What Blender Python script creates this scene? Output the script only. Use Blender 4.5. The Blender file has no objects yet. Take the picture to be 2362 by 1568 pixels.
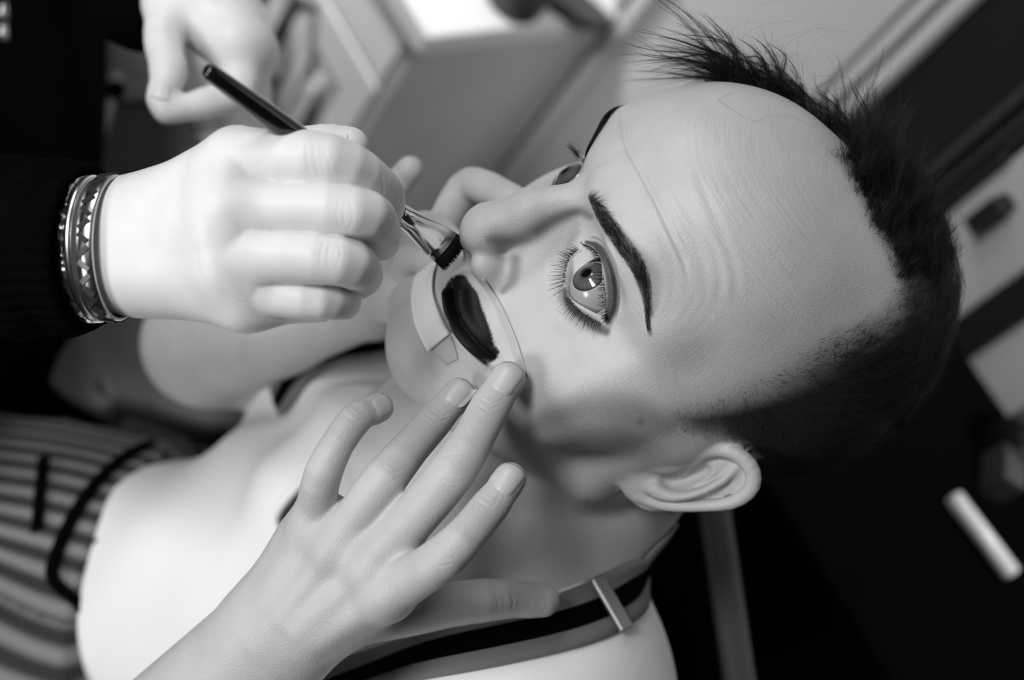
import bpy, bmesh, math, random, sys, os
import numpy as np
from mathutils import Vector, Matrix
from mathutils.bvhtree import BVHTree
rng = np.random.default_rng(7)
random.seed(7)
SC = bpy.context.scene
COL = SC.collection
DETAIL = 1.06                      # grid-size factor of the sculpted surfaces

# ---------------------------------------------------------------- camera
PW, PH = 2362, 1568
LENS = 45.0
FPX = LENS/36.0*PW
# world axes in the camera's own frame (the camera looks 47 degrees down and is rolled)
UPC = np.array([.461, .500, .733]); UPC /= np.linalg.norm(UPC)
H2C = np.array([-.49, .83, -.26]); H2C -= UPC*(H2C@UPC); H2C /= np.linalg.norm(H2C)
H1C = np.cross(H2C, UPC)
RW = np.stack([H1C, H2C, UPC])     # camera frame -> world frame
CAM = np.array([0, 0, 1.65])
def cw(p):                          # camera-frame points -> world
    return np.asarray(p, float) @ RW.T + CAM
def wc(p):
    return (np.asarray(p, float) - CAM) @ RW
def P(px, py, d):                   # point seen at a photo position, d metres in front of the camera (camera frame)
    return np.array([(px-PW/2)/FPX*d, -(py-PH/2)/FPX*d, -d])
def PWD(px, py, d): return cw(P(px, py, d))
cam_data = bpy.data.cameras.new('camera')
cam = bpy.data.objects.new('camera', cam_data); COL.objects.link(cam)
M4 = Matrix.Identity(4)
for i in range(3):
    for j in range(3): M4[i][j] = RW[i][j]
    M4[i][3] = CAM[i]
cam.matrix_world = M4
cam_data.lens = LENS; cam_data.sensor_width = 36; cam_data.clip_start = .02
cam_data.dof.use_dof = True; cam_data.dof.focus_distance = .528; cam_data.dof.aperture_fstop = 4.2
SC.camera = cam

# ---------------------------------------------------------------- light and exposure
SC.view_settings.view_transform = 'Standard'; SC.view_settings.look = 'None'
SC.view_settings.gamma = 1; SC.view_settings.use_curve_mapping = False
SC.view_settings.exposure = 0.0
wd = bpy.data.worlds.new('world'); SC.world = wd; wd.use_nodes = True
wd.node_tree.nodes['Background'].inputs[0].default_value = (1, 1, 1, 1)
wd.node_tree.nodes['Background'].inputs[1].default_value = .010
def area(name, pos_c, target_c, size, power, size_y=None):
    l = bpy.data.lights.new(name, 'AREA'); l.energy = power
    l.shape = 'RECTANGLE'; l.size = size; l.size_y = size_y or size
    o = bpy.data.objects.new(name, l); COL.objects.link(o)
    p = Vector(cw(pos_c)); t = Vector(cw(target_c))
    o.location = p; o.rotation_euler = (t-p).to_track_quat('-Z', 'Y').to_euler()
    return o
area('key_fill_light', (-.62, .60, .95), (-.05, -.02, -.6), .44, 20)            # key light at left; low-left and overhead fills are added to brighten
area('key_fill_light', (-1.2, -.40, .3), (-.05, -.02, -.6), .44, 10)  # added fill from low left for the chin and shirt
area('key_fill_light', (-.25, 1.15, .2), (-.05, -.02, -.6), .36, 5)  # added fill from above for the forehead and nose
lc = area('cabinet_fill_light', (0, 0, 0), (0, 0, -1), .35, 4)                    # unseen fill added to brighten the kitchen unit, narrow so it spares the face
lc.location = (.25, 1.7, 2.2); lc.rotation_euler = (Vector((.95, .75, .42))-lc.location).to_track_quat('-Z', 'Y').to_euler(); lc.data.spread = .85
lw = area('end_panel_fill_light', (0, 0, 0), (0, 0, -1), .18, 1.5)                     # unseen fill added behind the man to brighten the end panel
lw.location = (.97, -.32, 2.1); lw.rotation_euler = (Vector((.97, .5, .5))-lw.location).to_track_quat('-Z', 'Y').to_euler(); lw.data.spread = 1.1

# ---------------------------------------------------------------- materials
def mat(name, col=.5, rough=.5, spec=.5, metal=0, sss=0, sss_r=.004, coat=0):
    m = bpy.data.materials.new(name); m.use_nodes = True
    b = m.node_tree.nodes['Principled BSDF']
    b.inputs['Base Color'].default_value = (col, col, col, 1)
    b.inputs['Roughness'].default_value = rough
    b.inputs['Specular IOR Level'].default_value = spec
    b.inputs['Metallic'].default_value = metal
    if sss:
        b.inputs['Subsurface Weight'].default_value = sss
        b.inputs['Subsurface Radius'].default_value = (1, 1, 1)
        b.inputs['Subsurface Scale'].default_value = sss_r
    if coat: b.inputs['Coat Weight'].default_value = coat
    return m
def nodes(m):
    nt = m.node_tree
    return nt, nt.nodes, nt.links, nt.nodes['Principled BSDF']
def noise_bump(m, scale, strength, dist=.001, detail=4, stretch=None):
    nt, N, L, b = nodes(m)
    tc = N.new('ShaderNodeTexCoord'); nz = N.new('ShaderNodeTexNoise'); bp = N.new('ShaderNodeBump')
    nz.inputs['Scale'].default_value = scale; nz.inputs['Detail'].default_value = detail
    src = tc.outputs['Object']
    if stretch:
        mp = N.new('ShaderNodeMapping'); mp.inputs['Scale'].default_value = stretch
        L.new(src, mp.inputs[0]); src = mp.outputs[0]
    L.new(src, nz.inputs['Vector']); L.new(nz.outputs['Fac'], bp.inputs['Height'])
    bp.inputs['Strength'].default_value = strength; bp.inputs['Distance'].default_value = dist
    L.new(bp.outputs[0], b.inputs['Normal'])
    return nz, bp
def noise_col(m, scale, lo, hi, detail=3, stretch=None):
    nt, N, L, b = nodes(m)
    tc = N.new('ShaderNodeTexCoord'); nz = N.new('ShaderNodeTexNoise'); mr = N.new('ShaderNodeMapRange')
    nz.inputs['Scale'].default_value = scale; nz.inputs['Detail'].default_value = detail
    src = tc.outputs['Object']
    if stretch:
        mp = N.new('ShaderNodeMapping'); mp.inputs['Scale'].default_value = stretch
        L.new(src, mp.inputs[0]); src = mp.outputs[0]
    L.new(src, nz.inputs['Vector']); L.new(nz.outputs['Fac'], mr.inputs[0])
    mr.inputs[1].default_value = .3; mr.inputs[2].default_value = .7
    mr.inputs[3].default_value = lo; mr.inputs[4].default_value = hi
    L.new(mr.outputs[0], b.inputs['Base Color'])

# ---------------------------------------------------------------- objects
def link_mesh(name, V, F, m=None, parent=None, smooth=True, org=None, world=True):
    """V in the camera frame unless world; the object's origin goes to org (world) or to its parent's"""
    V = np.asarray(V, float)
    if not world: V = cw(V)
    if parent is not None and org is None: org = np.array(PORG[parent.name])
    if org is None:
        org = V.mean(0); org[2] = V[:, 2].min()
    me = bpy.data.meshes.new(name)
    F4 = np.asarray(F) if not isinstance(F, list) else None
    if F4 is not None and F4.ndim == 2:
        n = F4.shape[1]
        me.vertices.add(len(V)); me.vertices.foreach_set('co', (V-org).astype(np.float32).ravel())
        me.loops.add(F4.size); me.loops.foreach_set('vertex_index', F4.astype(np.int32).ravel())
        me.polygons.add(len(F4)); me.polygons.foreach_set('loop_start', (np.arange(len(F4))*n).astype(np.int32))
        me.update(calc_edges=True); me.validate()
    else:
        me.from_pydata((V-org).tolist(), [], [list(f) for f in F])
    if smooth and len(me.polygons): me.polygons.foreach_set('use_smooth', np.ones(len(me.polygons), bool))
    o = bpy.data.objects.new(name, me); COL.objects.link(o)
    if m: me.materials.append(m)
    PORG[o.name] = tuple(org)
    if parent is not None:
        o.parent = parent
        o.location = Vector(org) - Vector(PORG[parent.name])
    else:
        o.location = org
    return o
PORG = {}
def empty(name, loc):
    o = bpy.data.objects.new(name, None); COL.objects.link(o); o.location = loc; o.empty_display_size = .05
    PORG[o.name] = tuple(loc)
    return o
def tag(o, label=None, cat=None, group=None, kind=None):
    if label: o['label'] = label
    if cat: o['category'] = cat
    if group: o['group'] = group
    if kind: o['kind'] = kind
    return o
def set_attr(o, name, vals):
    a = o.data.attributes.new(name, 'FLOAT', 'POINT'); a.data.foreach_set('value', np.asarray(vals, np.float32))

# ---------------------------------------------------------------- small mesh builders (return V, F)
def tube(pts, rad, seg=8, cap=True, flat=None):
    """tube along points; rad scalar or per point; flat=(normal, factor) squashes it"""
    pts = np.asarray(pts, float); n = len(pts)
    rad = np.broadcast_to(np.asarray(rad, float), (n,))
    T = np.gradient(pts, axis=0); T /= np.linalg.norm(T, axis=1)[:, None]+1e-12
    up = np.array([0, 0, 1.]) if flat is None else np.asarray(flat[0], float)
    if abs(T[0]@up) > .95: up = np.array([1., 0, 0])
    V = []; 
    s = up - T[0]*(up@T[0]); s /= np.linalg.norm(s)
    a = np.linspace(0, 2*np.pi, seg, endpoint=False)
    for i in range(n):
        s = s - T[i]*(s@T[i]); s /= np.linalg.norm(s)+1e-12
        b = np.cross(T[i], s)
        f = 1 if flat is None else flat[1]
        V.append(pts[i] + rad[i]*(np.outer(np.cos(a), s)*f + np.outer(np.sin(a), b)))
    V = np.concatenate(V)
    F = []
    for i in range(n-1):
        for j in range(seg):
            k = (j+1) % seg
            F.append((i*seg+j, i*seg+k, (i+1)*seg+k, (i+1)*seg+j))
    if cap:
        F.append(tuple(range(seg))[::-1]); F.append(tuple((n-1)*seg+np.arange(seg)))
    return V, F
def box(c, ax, h):
    """box at c, ax = 3 unit rows, h = half sizes"""
    c = np.asarray(c); V = []
    for i in (-1, 1):
        for j in (-1, 1):
            for k in (-1, 1): V.append(c + ax[0]*h[0]*i + ax[1]*h[1]*j + ax[2]*h[2]*k)
    F = [(0, 1, 3, 2), (4, 6, 7, 5), (0, 4, 5, 1), (2, 3, 7, 6), (0, 2, 6, 4), (1, 5, 7, 3)]
    return np.array(V), F
def join(*vf):
    V = []; F = []; n = 0
    for v, f in vf:
        V.append(np.asarray(v)); F += [tuple(int(i)+n for i in q) for q in f]; n += len(v)
    return np.concatenate(V), F
def bevel(o, w=.003, seg=2):
    md = o.modifiers.new('bevel', 'BEVEL'); md.width = w; md.segments = seg; md.limit_method = 'ANGLE'
    return o
def catmull(pts, n):
    """smooth curve through points"""
    p = np.asarray(pts, float)
    p = np.concatenate([[2*p[0]-p[1]], p, [2*p[-1]-p[-2]]])
    t = np.linspace(0, len(p)-3-1e-6, n); i = t.astype(int); u = (t-i)[:, None]
    a, b, c, d = p[i], p[i+1], p[i+2], p[i+3]
    return .5*(2*b + (c-a)*u + (2*a-5*b+4*c-d)*u**2 + (3*b-a-3*c+d)*u**3)

# ---------------------------------------------------------------- sculpting engine: distance fields -> mesh
f32 = np.float32
def smin(a, b, k):
    h = np.maximum(k-np.abs(a-b), 0)/k
    return np.minimum(a, b) - h*h*(k*.25)
def smax(a, b, k): return -smin(-a, -b, k)
def sph(p, c, r): return np.sqrt(((p-np.asarray(c, f32))**2).sum(1)) - f32(r)
def ell(p, c, r, R=None):
    q = p-np.asarray(c, f32)
    if R is not None: q = q @ np.asarray(R, f32).T      # rows of R = local axes
    r = np.asarray(r, f32)
    k0 = np.sqrt(((q/r)**2).sum(1)); k1 = np.sqrt(((q/(r*r))**2).sum(1))+1e-9
    return k0*(k0-1)/k1
def cap(p, a, b, ra, rb=None):
    a = np.asarray(a, f32); b = np.asarray(b, f32); rb = ra if rb is None else rb
    d = b-a; L = float(d@d)+1e-12
    q = p-a; t = np.clip((q@d)/f32(L), 0, 1)
    return np.sqrt(((q-t[:, None]*d)**2).sum(1)) - (f32(ra)+t*f32(rb-ra))
def chain(p, pts, rs, k=None):
    d = None
    for i in range(len(pts)-1):
        e = cap(p, pts[i], pts[i+1], rs[i], rs[i+1])
        d = e if d is None else (np.minimum(d, e) if not k else smin(d, e, k))
    return d
def surface(sdf, lo, hi, h, slack=1.5):
    """surface nets of sdf (points (n,3) float32 -> distance) on a block-sparse grid"""
    B = 8
    lo = np.asarray(lo, float); hi = np.asarray(hi, float)
    nb = np.ceil((hi-lo)/(h*B)).astype(int)
    gi = np.stack(np.meshgrid(*[np.arange(n) for n in nb], indexing='ij'), -1).reshape(-1, 3)
    cen = (lo + (gi+.5)*h*B).astype(f32)
    d = np.concatenate([sdf(c) for c in np.array_split(cen, max(1, len(cen)//40000))])
    act = gi[np.abs(d) < h*B*.87*slack]
    loc = np.stack(np.meshgrid(*[np.arange(B+1)]*3, indexing='ij'), -1).reshape(-1, 3)
    dims = nb*B+2
    keys = []; verts = []; qs = []
    offs = [(0,0,0),(1,0,0),(0,1,0),(1,1,0),(0,0,1),(1,0,1),(0,1,1),(1,1,1)]
    eds = [(0,1),(2,3),(4,5),(6,7),(0,2),(1,3),(4,6),(5,7),(0,4),(1,5),(2,6),(3,7)]
    kf = lambda g: (g[..., 0].astype(np.int64)*dims[1]+g[..., 1])*dims[2]+g[..., 2]
    quads = []
    for ch in np.array_split(act, max(1, len(act)//80)):
        if not len(ch): continue
        g = (ch[:, None, :]*B + loc[None])                        # (m,729,3)
        p = (lo + g.reshape(-1, 3)*h).astype(f32)
        v = sdf(p).reshape(len(ch), B+1, B+1, B+1)
        c8 = np.stack([v[:, o[0]:B+o[0], o[1]:B+o[1], o[2]:B+o[2]] for o in offs], -1)
        s = c8 < 0
        m = s.any(-1) & ~s.all(-1)
        idx = np.argwhere(m)
        if not len(idx): continue
        cv = c8[m]; sv = s[m]
        acc = np.zeros((len(cv), 3)); cnt = np.zeros(len(cv))
        for a, b in eds:
            x = sv[:, a] != sv[:, b]
            t = cv[x, a]/(cv[x, a]-cv[x, b])
            pa = np.array(offs[a]); pb = np.array(offs[b])
            acc[x] += pa + t[:, None]*(pb-pa); cnt[x] += 1
        gc = ch[idx[:, 0]]*B + idx[:, 1:]
        keys.append(kf(gc)); verts.append(lo + (gc+acc/cnt[:, None])*h)
        for ax in range(3):                                      # edge from the cell's min corner along ax
            j = [1, 2, 4][ax]
            x = sv[:, 0] != sv[:, j]
            q = gc[x]; u = np.eye(3, dtype=int)[(ax+1) % 3]; w = np.eye(3, dtype=int)[(ax+2) % 3]
            Q = np.stack([kf(q), kf(q-u), kf(q-u-w), kf(q-w)], 1)
            fl = sv[x, 0]
            Q[~fl] = Q[~fl][:, ::-1]
            quads.append(Q)
    keys = np.concatenate(keys); verts = np.concatenate(verts); quads = np.concatenate(quads)
    o = np.argsort(keys); ks = keys[o]
    pos = np.searchsorted(ks, quads); pos = np.minimum(pos, len(ks)-1)
    ok = (ks[pos] == quads).all(1)
    return verts[o], pos[ok]
def vnormals(V, F):
    n = np.zeros_like(V)
    a = np.cross(V[F[:, 2]]-V[F[:, 0]], V[F[:, 3]]-V[F[:, 1]]) if F.shape[1] == 4 else np.cross(V[F[:, 1]]-V[F[:, 0]], V[F[:, 2]]-V[F[:, 0]])
    for j in range(F.shape[1]): 
        for k in range(3): n[:, k] += np.bincount(F[:, j], a[:, k], len(V))
    return n/(np.linalg.norm(n, axis=1)[:, None]+1e-12)
def smooth_mesh(V, F, it=1, w=.5, mask=None):
    E = np.concatenate([F[:, [i, (i+1) % F.shape[1]]] for i in range(F.shape[1])])
    deg = np.bincount(E[:, 0], minlength=len(V))+np.bincount(E[:, 1], minlength=len(V))
    for _ in range(it):
        S = np.stack([np.bincount(E[:, 0], V[E[:, 1], k], len(V))+np.bincount(E[:, 1], V[E[:, 0], k], len(V)) for k in range(3)], 1)
        D = (S/np.maximum(deg, 1)[:, None]-V)*w
        V = V + (D if mask is None else D*mask[:, None])
    return V
def sstep(a, b, x): 
    t = np.clip((x-a)/(b-a), 0, 1); return t*t*(3-2*t)
def seg_dist(p, pl):
    """distance of points to a polyline, and position along it 0..1 and signed side in 2-D"""
    best = np.full(len(p), 1e9); par = np.zeros(len(p)); side = np.zeros(len(p)); n = len(pl)-1
    for i in range(n):
        a, b = pl[i], pl[i+1]; d = b-a; t = np.clip(((p-a)@d)/(d@d+1e-18), 0, 1)
        q = p-a-t[:, None]*d; e = np.sqrt((q**2).sum(1)); m = e < best
        best[m] = e[m]; par[m] = (i+t[m])/n
        if p.shape[1] == 2: side[m] = np.sign(d[0]*q[m, 1]-d[1]*q[m, 0])
    return (best, par, side) if p.shape[1] == 2 else (best, par)
def in_poly(p, poly):
    x, y = p[:, 0], p[:, 1]; c = np.zeros(len(p), bool); n = len(poly)
    for i in range(n):
        x1, y1 = poly[i]; x2, y2 = poly[(i+1) % n]
        m = ((y1 > y) != (y2 > y)) & (x < (x2-x1)*(y-y1)/(y2-y1+1e-12)+x1)
        c ^= m
    return c
def proj(Vc):                       # camera frame -> photo position
    return np.stack([PW/2-FPX*Vc[:, 0]/Vc[:, 2], PH/2+FPX*Vc[:, 1]/Vc[:, 2]], 1)
# ================================================================ the seated man: head
HR = np.array([[0.0293, 0.6517, 0.7579], [-0.7561, -0.4815, 0.4432], [0.6538, -0.586, 0.4786]])
HT = np.array([0.0709, -0.0004, -0.6112])
def h2c(v):                          # head millimetres (left, forward, up) -> camera frame
    v = np.asarray(v, float)*[1, -1, 1]/1000
    return v @ HR.T + HT
def c2h(v): return (np.asarray(v, float)-HT) @ HR * [1, -1, 1]*1000
EYE = np.array([31.2, 75.5, 17.6]); ER = 12.2
# ear axes: along (up and a little back), across (back and out), outward
EU = np.array([.10, -.24, 1.]); EU /= np.linalg.norm(EU)
EV = np.array([.62, -.78, -.2]); EV -= EU*(EV@EU); EV /= np.linalg.norm(EV)
EW = np.cross(EV, EU); EW *= np.sign(EW[0])
E0 = np.array([67., 6, -29])
def ear3(u, v, w=0): return E0 + u*EU + v*EV + w*EW
NECK_A = np.array([0., -22, -40]); 
def ear_sdf(p):
    R = np.stack([EU, EV, EW])
    e3 = lambda l: [ear3(*q) for q in l]
    d = ell(p, ear3(33, 15, -1), (30, 15.5, 3.2), R)
    d = smin(d, ell(p, ear3(9, 9, -1), (10, 9, 4.2), R), 4)
    d = smin(d, ell(p, ear3(32, 10, -7), (19, 9, 9), R), 6)              # back of the concha
    d = smax(d, -ell(p, ear3(29, 10.5, 4), (12.5, 7.5, 7), R), 2.5)        # concha bowl
    d = smax(d, -ell(p, ear3(45, 21, 5), (13, 7, 4.5), R), 2)           # scapha
    hx = catmull([(27, 9, -3), (33, 3, 1), (41, -1, 3), (51, 2, 4), (58.5, 9, 4), (61, 17, 3.4), (58, 25, 3), (49, 31, 3), (37, 31.5, 2.5), (25, 28, 1.5), (15, 22, .5), (8, 17, 0)], 26)
    rr = np.interp(np.linspace(0, 1, 26), [0, .15, .4, .7, 1], [2.0, 3.4, 3.7, 3.0, 2.4])
    d = smin(d, chain(p, e3(hx), rr), 2.2)
    ah = catmull([(53, 13, 0), (46, 19, 2.5), (37, 22.5, 4), (28, 22, 4), (20, 18, 3.2), (15, 13, 3)], 12)
    d = smin(d, chain(p, e3(ah), [2.2, 2.6, 3, 3, 3, 3.0, 3, 3, 3, 3.2, 3.4, 3.4]), 2.5)
    d = smin(d, ell(p, ear3(23, 1.5, 3), (6.5, 4, 3.6), R), 3)             # tragus
    return d
def head_sdf(p):
    """p in head mm; neck and chest stump included"""
    a = p.copy(); a[:, 0] = np.abs(a[:, 0])
    d = ell(a, (0, -10, 42), (75, 91, 86))
    d = smin(d, ell(a, (0, 43, 60), (65, 64, 57)), 22)
    d = smin(d, ell(a, (0, 36, -12), (61, 58, 72)), 18)
    d = smin(d, ell(a, (46, 57, -9), (20, 19, 17)), 18)
    d = smin(d, ell(a, (40, 48, -34), (24, 30, 30)), 22)                    # cheek
    d = smin(d, ell(a, (58, 30, 8), (12, 30, 26)), 24)                      # temple
    d = smin(d, ell(a, (0, 78, -44), (28, 27, 23)), 16)
    d = smin(d, cap(a, (55, 2, -46), (14, 82, -80), 13, 14), 20)
    d = smin(d, cap(a, (57, 0, -44), (63, 6, 0), 12, 10), 16)
    d = smin(d, ell(a, (0, 85, -79), (22, 15, 14)), 14)
    d = smin(d, chain(a, [(9, 91, 43), (34, 84, 46), (52, 66, 40)], [10, 9.5, 8], 6), 22)   # brow ridge
    # neck and shoulder
    d = smin(d, cap(p, (0, -25, -30), (18, -40, -115), 56, 58), 14)
    d = smin(d, cap(p, (0, 0, -60), (4, 4, -150), 46, 50), 16)
    d = smin(d, cap(p, (23, -47, -97), (160, -33, -143), 40, 42), 34)
    d = smin(d, cap(a, (60, -20, -22), (20, 34, -130), 10, 9), 14)          # neck muscle
    d = smin(d, ell(a, (0, 44, -112), (11, 12, 16)), 16)                    # throat
    # nose
    n = cap(a, (0, 90, 34), (0, 106, 5), 8.5, 8.8)
    n = smin(n, cap(a, (0, 106, 5), (0, 111, -13), 8.5, 10.5), 4)
    n = smin(n, ell(a, (0, 112.5, -15), (10.5, 9.5, 9.5)), 5)
    n = smin(n, cap(a, (6, 92, 12), (11, 90, -14), 7, 9), 8)
    d = smin(d, n, 7)
    d = smin(d, ell(a, (12.8, 101, -19.5), (6.4, 10, 7.2)), 4.5)
    d = smin(d, cap(a, (0, 112, -22), (0, 101, -29), 4, 5), 4)
    d = smax(d, -ell(a, (6.8, 106, -26.5), (3.6, 6.5, 5)), 2.5)
    # orbit and lids
    d = smax(d, -ell(a, (34, 101, 20), (20, 17, 13)), 14)
    d = smax(d, -ell(a, (42, 90, 29), (11, 9, 5)), 8)
    q = a-EYE.astype(f32)
    r = np.sqrt((q**2).sum(1))
    d = smin(d, r-(14.2+sstep(0, 8, q[:, 2])*.7).astype(f32), 4.5)
    fz = 1-(np.clip((q[:, 0]+.5)/16.2, -1.4, 1.4))**2
    tilt = q[:, 0]*.06
    up = 9.2*fz*np.where(fz > 0, 1, 2)+tilt; lo_ = -9.2*fz*np.where(fz > 0, 1, 2)+tilt
    fis = np.maximum(q[:, 2]-up, lo_-q[:, 2])*.8
    fis = np.maximum(fis, 3+np.maximum(-q[:, 0]-4, 0)*.85-q[:, 1])
    d = smax(d, -fis, 1.2)
    d = np.maximum(d, -(r-12.3))
    d = np.minimum(d, smin(d, sph(a, EYE+[-14, 5.5, -1], 3.0), 1.5))     # inner corner
    # mouth groove (lips are raised afterwards)
    m = p[:, 0] > 40
    if m.any():
        d = d.copy(); e = ear_sdf(p[m]); d[m] = smin(d[m], e, 3.5)
    m = p[:, 0] < -40
    if m.any():
        pm = p[m]*np.array([-1, 1, 1], f32); d[m] = smin(d[m], ear_sdf(pm), 3.5)
    return d
# ---------------------------------------------------------------- the head fitted to this man's face
S1 = PW/1024
WARP = [((456.6,229),(460.3,232)), ((476.8,204.4),(476.6,204.9)), ((462,247.7),(464,247.8)), ((499.4,295),(494.5,292.4)),
        ((511.8,199),(516.5,192.5)), ((544.7,175.6),(546,179)), ((594,127),(587.3,123)), ((576,176),(571,174)),
        ((575.6,251),(580,246)), ((598.3,313.6),(605,314)), ((566,286.8),(566,287)), ((601,284.7),(603,282)),
        ((388,355),(391,357)), ((400,377),(404,386)), ((432,397),(432,413)), ((384,320),(387,318)), ((436,272),(440,264)), ((446,258),(448,257)),
        ((618,492),(619.5,481)), ((710.8,526),(700,505)), ((760,484.7),(757,473.5)), ((719,452),(724,444)), ((741,512),(734,496)), ((638,506),(634,496)), ((655,478),(662,472)), ((682,479),(687.5,473.6)),
        ((700,88),(700,84)), ((760,99),(760,90)), ((798,117),(800,107)), ((612,107),(607,111)), ((640,99),(645,99)),
        ((850,200),(850,200)), ((780,300),(780,300)), ((700,400),(700,400)), ((600,420),(600,425)), ((640,200),(640,200)), ((680,250),(680,250)), ((540,330),(540,330)), ((540,250),(540,250)), ((930,330),(933,330)), ((640,300),(640,300)), ((640,560),(640,560)), ((560,520),(560,520))]
def make_bvh(V, F): return BVHTree.FromPolygons([tuple(v) for v in V.tolist()], [tuple(f) for f in F.tolist()])
def cast(bvh, px, py):
    d = Vector(P(px, py, 1.)).normalized(); h = bvh.ray_cast(Vector((0, 0, 0)), d)
    return (None, None) if h[0] is None else (np.array(h[0]), np.array(h[1]))
hh = .6*DETAIL
Vh, Fh = surface(head_sdf, (-100, -130, -160), (165, 135, 140), hh)
Vc = h2c(Vh); Fh = Fh[:, ::-1].copy()          # the change of frame mirrors, so turn the faces round
bv0 = make_bvh(Vc, Fh)
src, dst = [], []
for (a, b) in WARP:
    p, n = cast(bv0, a[0]*S1, a[1]*S1)
    if p is None: continue
    src.append(p); dst.append(P(b[0]*S1, b[1]*S1, -p[2]))
src = np.array(src); dst = np.array(dst)
def rk(r): return np.exp(-(r/.030)**2)
K = rk(np.linalg.norm(src[:, None]-src[None], axis=2)) + np.eye(len(src))*.03
WC = np.linalg.solve(K, dst-src)
def warp(V):
    out = np.empty_like(V)
    for s in range(0, len(V), 50000):
        v = V[s:s+50000]
        out[s:s+50000] = v + rk(np.sqrt(((v[:, None]-src[None])**2).sum(2))) @ WC
    return out
Vc = warp(Vc)
mir = Vh.copy(); mir[:, 0] = np.abs(mir[:, 0])
UV = proj(Vc)                                          # photo positions of the vertices
UM = proj(warp(h2c(mir)))                              # the same for the left half mirrored onto the right
NRM = vnormals(Vc, Fh)
front = (NRM*(-Vc)).sum(1) > 0
pxm = 545/FPX/1000                                     # metres per photo pixel at the face
bv1 = make_bvh(Vc, Fh)
def on_head(pl, bv=None):
    return np.array([q for q in (cast(bv or bv1, *p)[0] for p in pl) if q is not None])
disp = np.zeros(len(Vc))
def groove(pl, width, depth, ridge=.35, both=True, ends=.15):
    """a crease along a line seen in the photo: valley with raised shoulders (metres)"""
    global disp
    U = UM if both else UV
    p = catmull(np.array(pl, float), 24)
    m = in_poly(U, [(p[:, 0].min()-60, p[:, 1].min()-60), (p[:, 0].max()+60, p[:, 1].min()-60), (p[:, 0].max()+60, p[:, 1].max()+60), (p[:, 0].min()-60, p[:, 1].max()+60)]) & (Vh[:, 1] > 0)
    i = np.where(m)[0]
    e, t, s = seg_dist(U[i], p)
    x = e/width
    f = -np.exp(-x*x) + ridge*np.exp(-((x-2.0)/.8)**2)
    disp[i] += depth*f*sstep(0, ends, t)*sstep(0, ends, 1-t)
W1 = [(1434,232),(1437,280),(1440,318),(1452,350),(1472,388),(1492,424),(1514,468),(1536,514),(1557,560),(1579,608),(1590,660)]
groove(W1, 6, .0008, .3, both=False)
groove([(1492,225),(1500,270),(1512,320),(1530,370),(1552,420),(1578,478),(1602,535),(1620,590),(1630,650),(1628,700)], 11, .00022, .5, both=False)
groove([(1540,330),(1566,400),(1594,468),(1622,530),(1648,590),(1660,650),(1658,710)], 11, .00024, .5, both=False)
groove([(1600,390),(1640,480),(1672,560),(1695,630),(1700,700)], 10, .0002, .5, both=False)
groove([(1500,470),(1522,530),(1545,590),(1556,650),(1550,700),(1530,745)], 11, .00014, .4, both=False)
for k, o in enumerate([0, 22, 44, 66]):
    groove([(1512+o*.5,760+o*.4),(1545+o,735+o*.3),(1575+o*1.1,690+o*.2),(1588+o*1.1,640)], 8, .00006, .4, both=False)
# eyelid crease, pouch under the eye, nose-wing crease, smile fold
groove([(1352,552),(1376,556),(1398,580),(1416,620),(1424,668),(1420,712),(1408,752)], 5, .0011, .2)
groove([(1300,600),(1285,640),(1285,700),(1300,750),(1330,790)], 12, .0005, .3)
# lips
LIP = catmull([(1044,655),(1046,680),(1050,708),(1058,735),(1072,760),(1090,783),(1110,803),(1130,818),(1144,828)], 30)
BLACK = [(1031,666),(1034,652),(1042,642),(1054,636),(1068,634),(1076,637),(1082,648),(1090,660),(1101,672),(1107,690),(1113,711),(1121,732),(1129,753),(1136,770),(1143,786),(1152,800),(1156,812),(1150,824),(1141,833),(1131,840),(1121,845),(1112,841),(1104,837),(1086,820),(1068,798),(1060,780),(1054,761),(1048,747),(1042,733),(1034,718),(1028,702),(1025,686),(1026,675)]
i = np.where((UV[:, 0] > 980) & (UV[:, 0] < 1220) & (UV[:, 1] > 590) & (UV[:, 1] < 900) & front & (Vh[:, 1] > 50))[0]
e, t, s = seg_dist(UV[i], LIP)
fall = sstep(0, .12, t)*sstep(0, .12, 1-t)*.7+.3
up_ = s < 0
v = np.where(up_, .0030*np.exp(-((e-20)/15)**2), .0034*np.exp(-((e-13)/9)**2))
disp[i] += v*fall - .0022*np.exp(-(e/5)**2)*sstep(0, .1, t)*sstep(0, .1, 1-t)
disp[i] -= .0016*np.exp(-((e-32)/8)**2)*(~up_)*fall
Vc = Vc + NRM*disp[:, None]
NRM = vnormals(Vc, Fh)
bv1 = make_bvh(Vc, Fh)

# ---------------------------------------------------------------- make-up, cheek band and hair stubble painted in the skin colour
paint = np.ones(len(Vc))
face = Vh[:, 1] > 15
def brush(pl, hw, dark, soft=.5, both=True):
    """painted stroke: half-width in photo pixels (per point), darkness at the centre"""
    U = UM if both else UV
    pl = np.array(pl, float); p = catmull(pl, 8*len(pl))
    hw = np.interp(np.linspace(0, 1, len(p)), np.linspace(0, 1, len(pl)), np.broadcast_to(hw, (len(pl),)))
    R = hw.max()*1.4
    lo, hi = p.min(0)-R, p.max(0)+R
    i = np.where((U > lo).all(1) & (U < hi).all(1) & face & (front | both))[0]
    e, t, s = seg_dist(U[i], p)
    x = e/np.interp(t, np.linspace(0, 1, len(p)), hw)
    a = 1-sstep(1-soft, 1+soft*.6, x)
    paint[i] *= 1-a*dark
brush([(1132,553),(1160,556),(1200,552),(1239,533),(1264,514),(1302,497),(1336,487),(1362,500)], [14,16,18,22,21,17,14,9], .50, .95)
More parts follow.
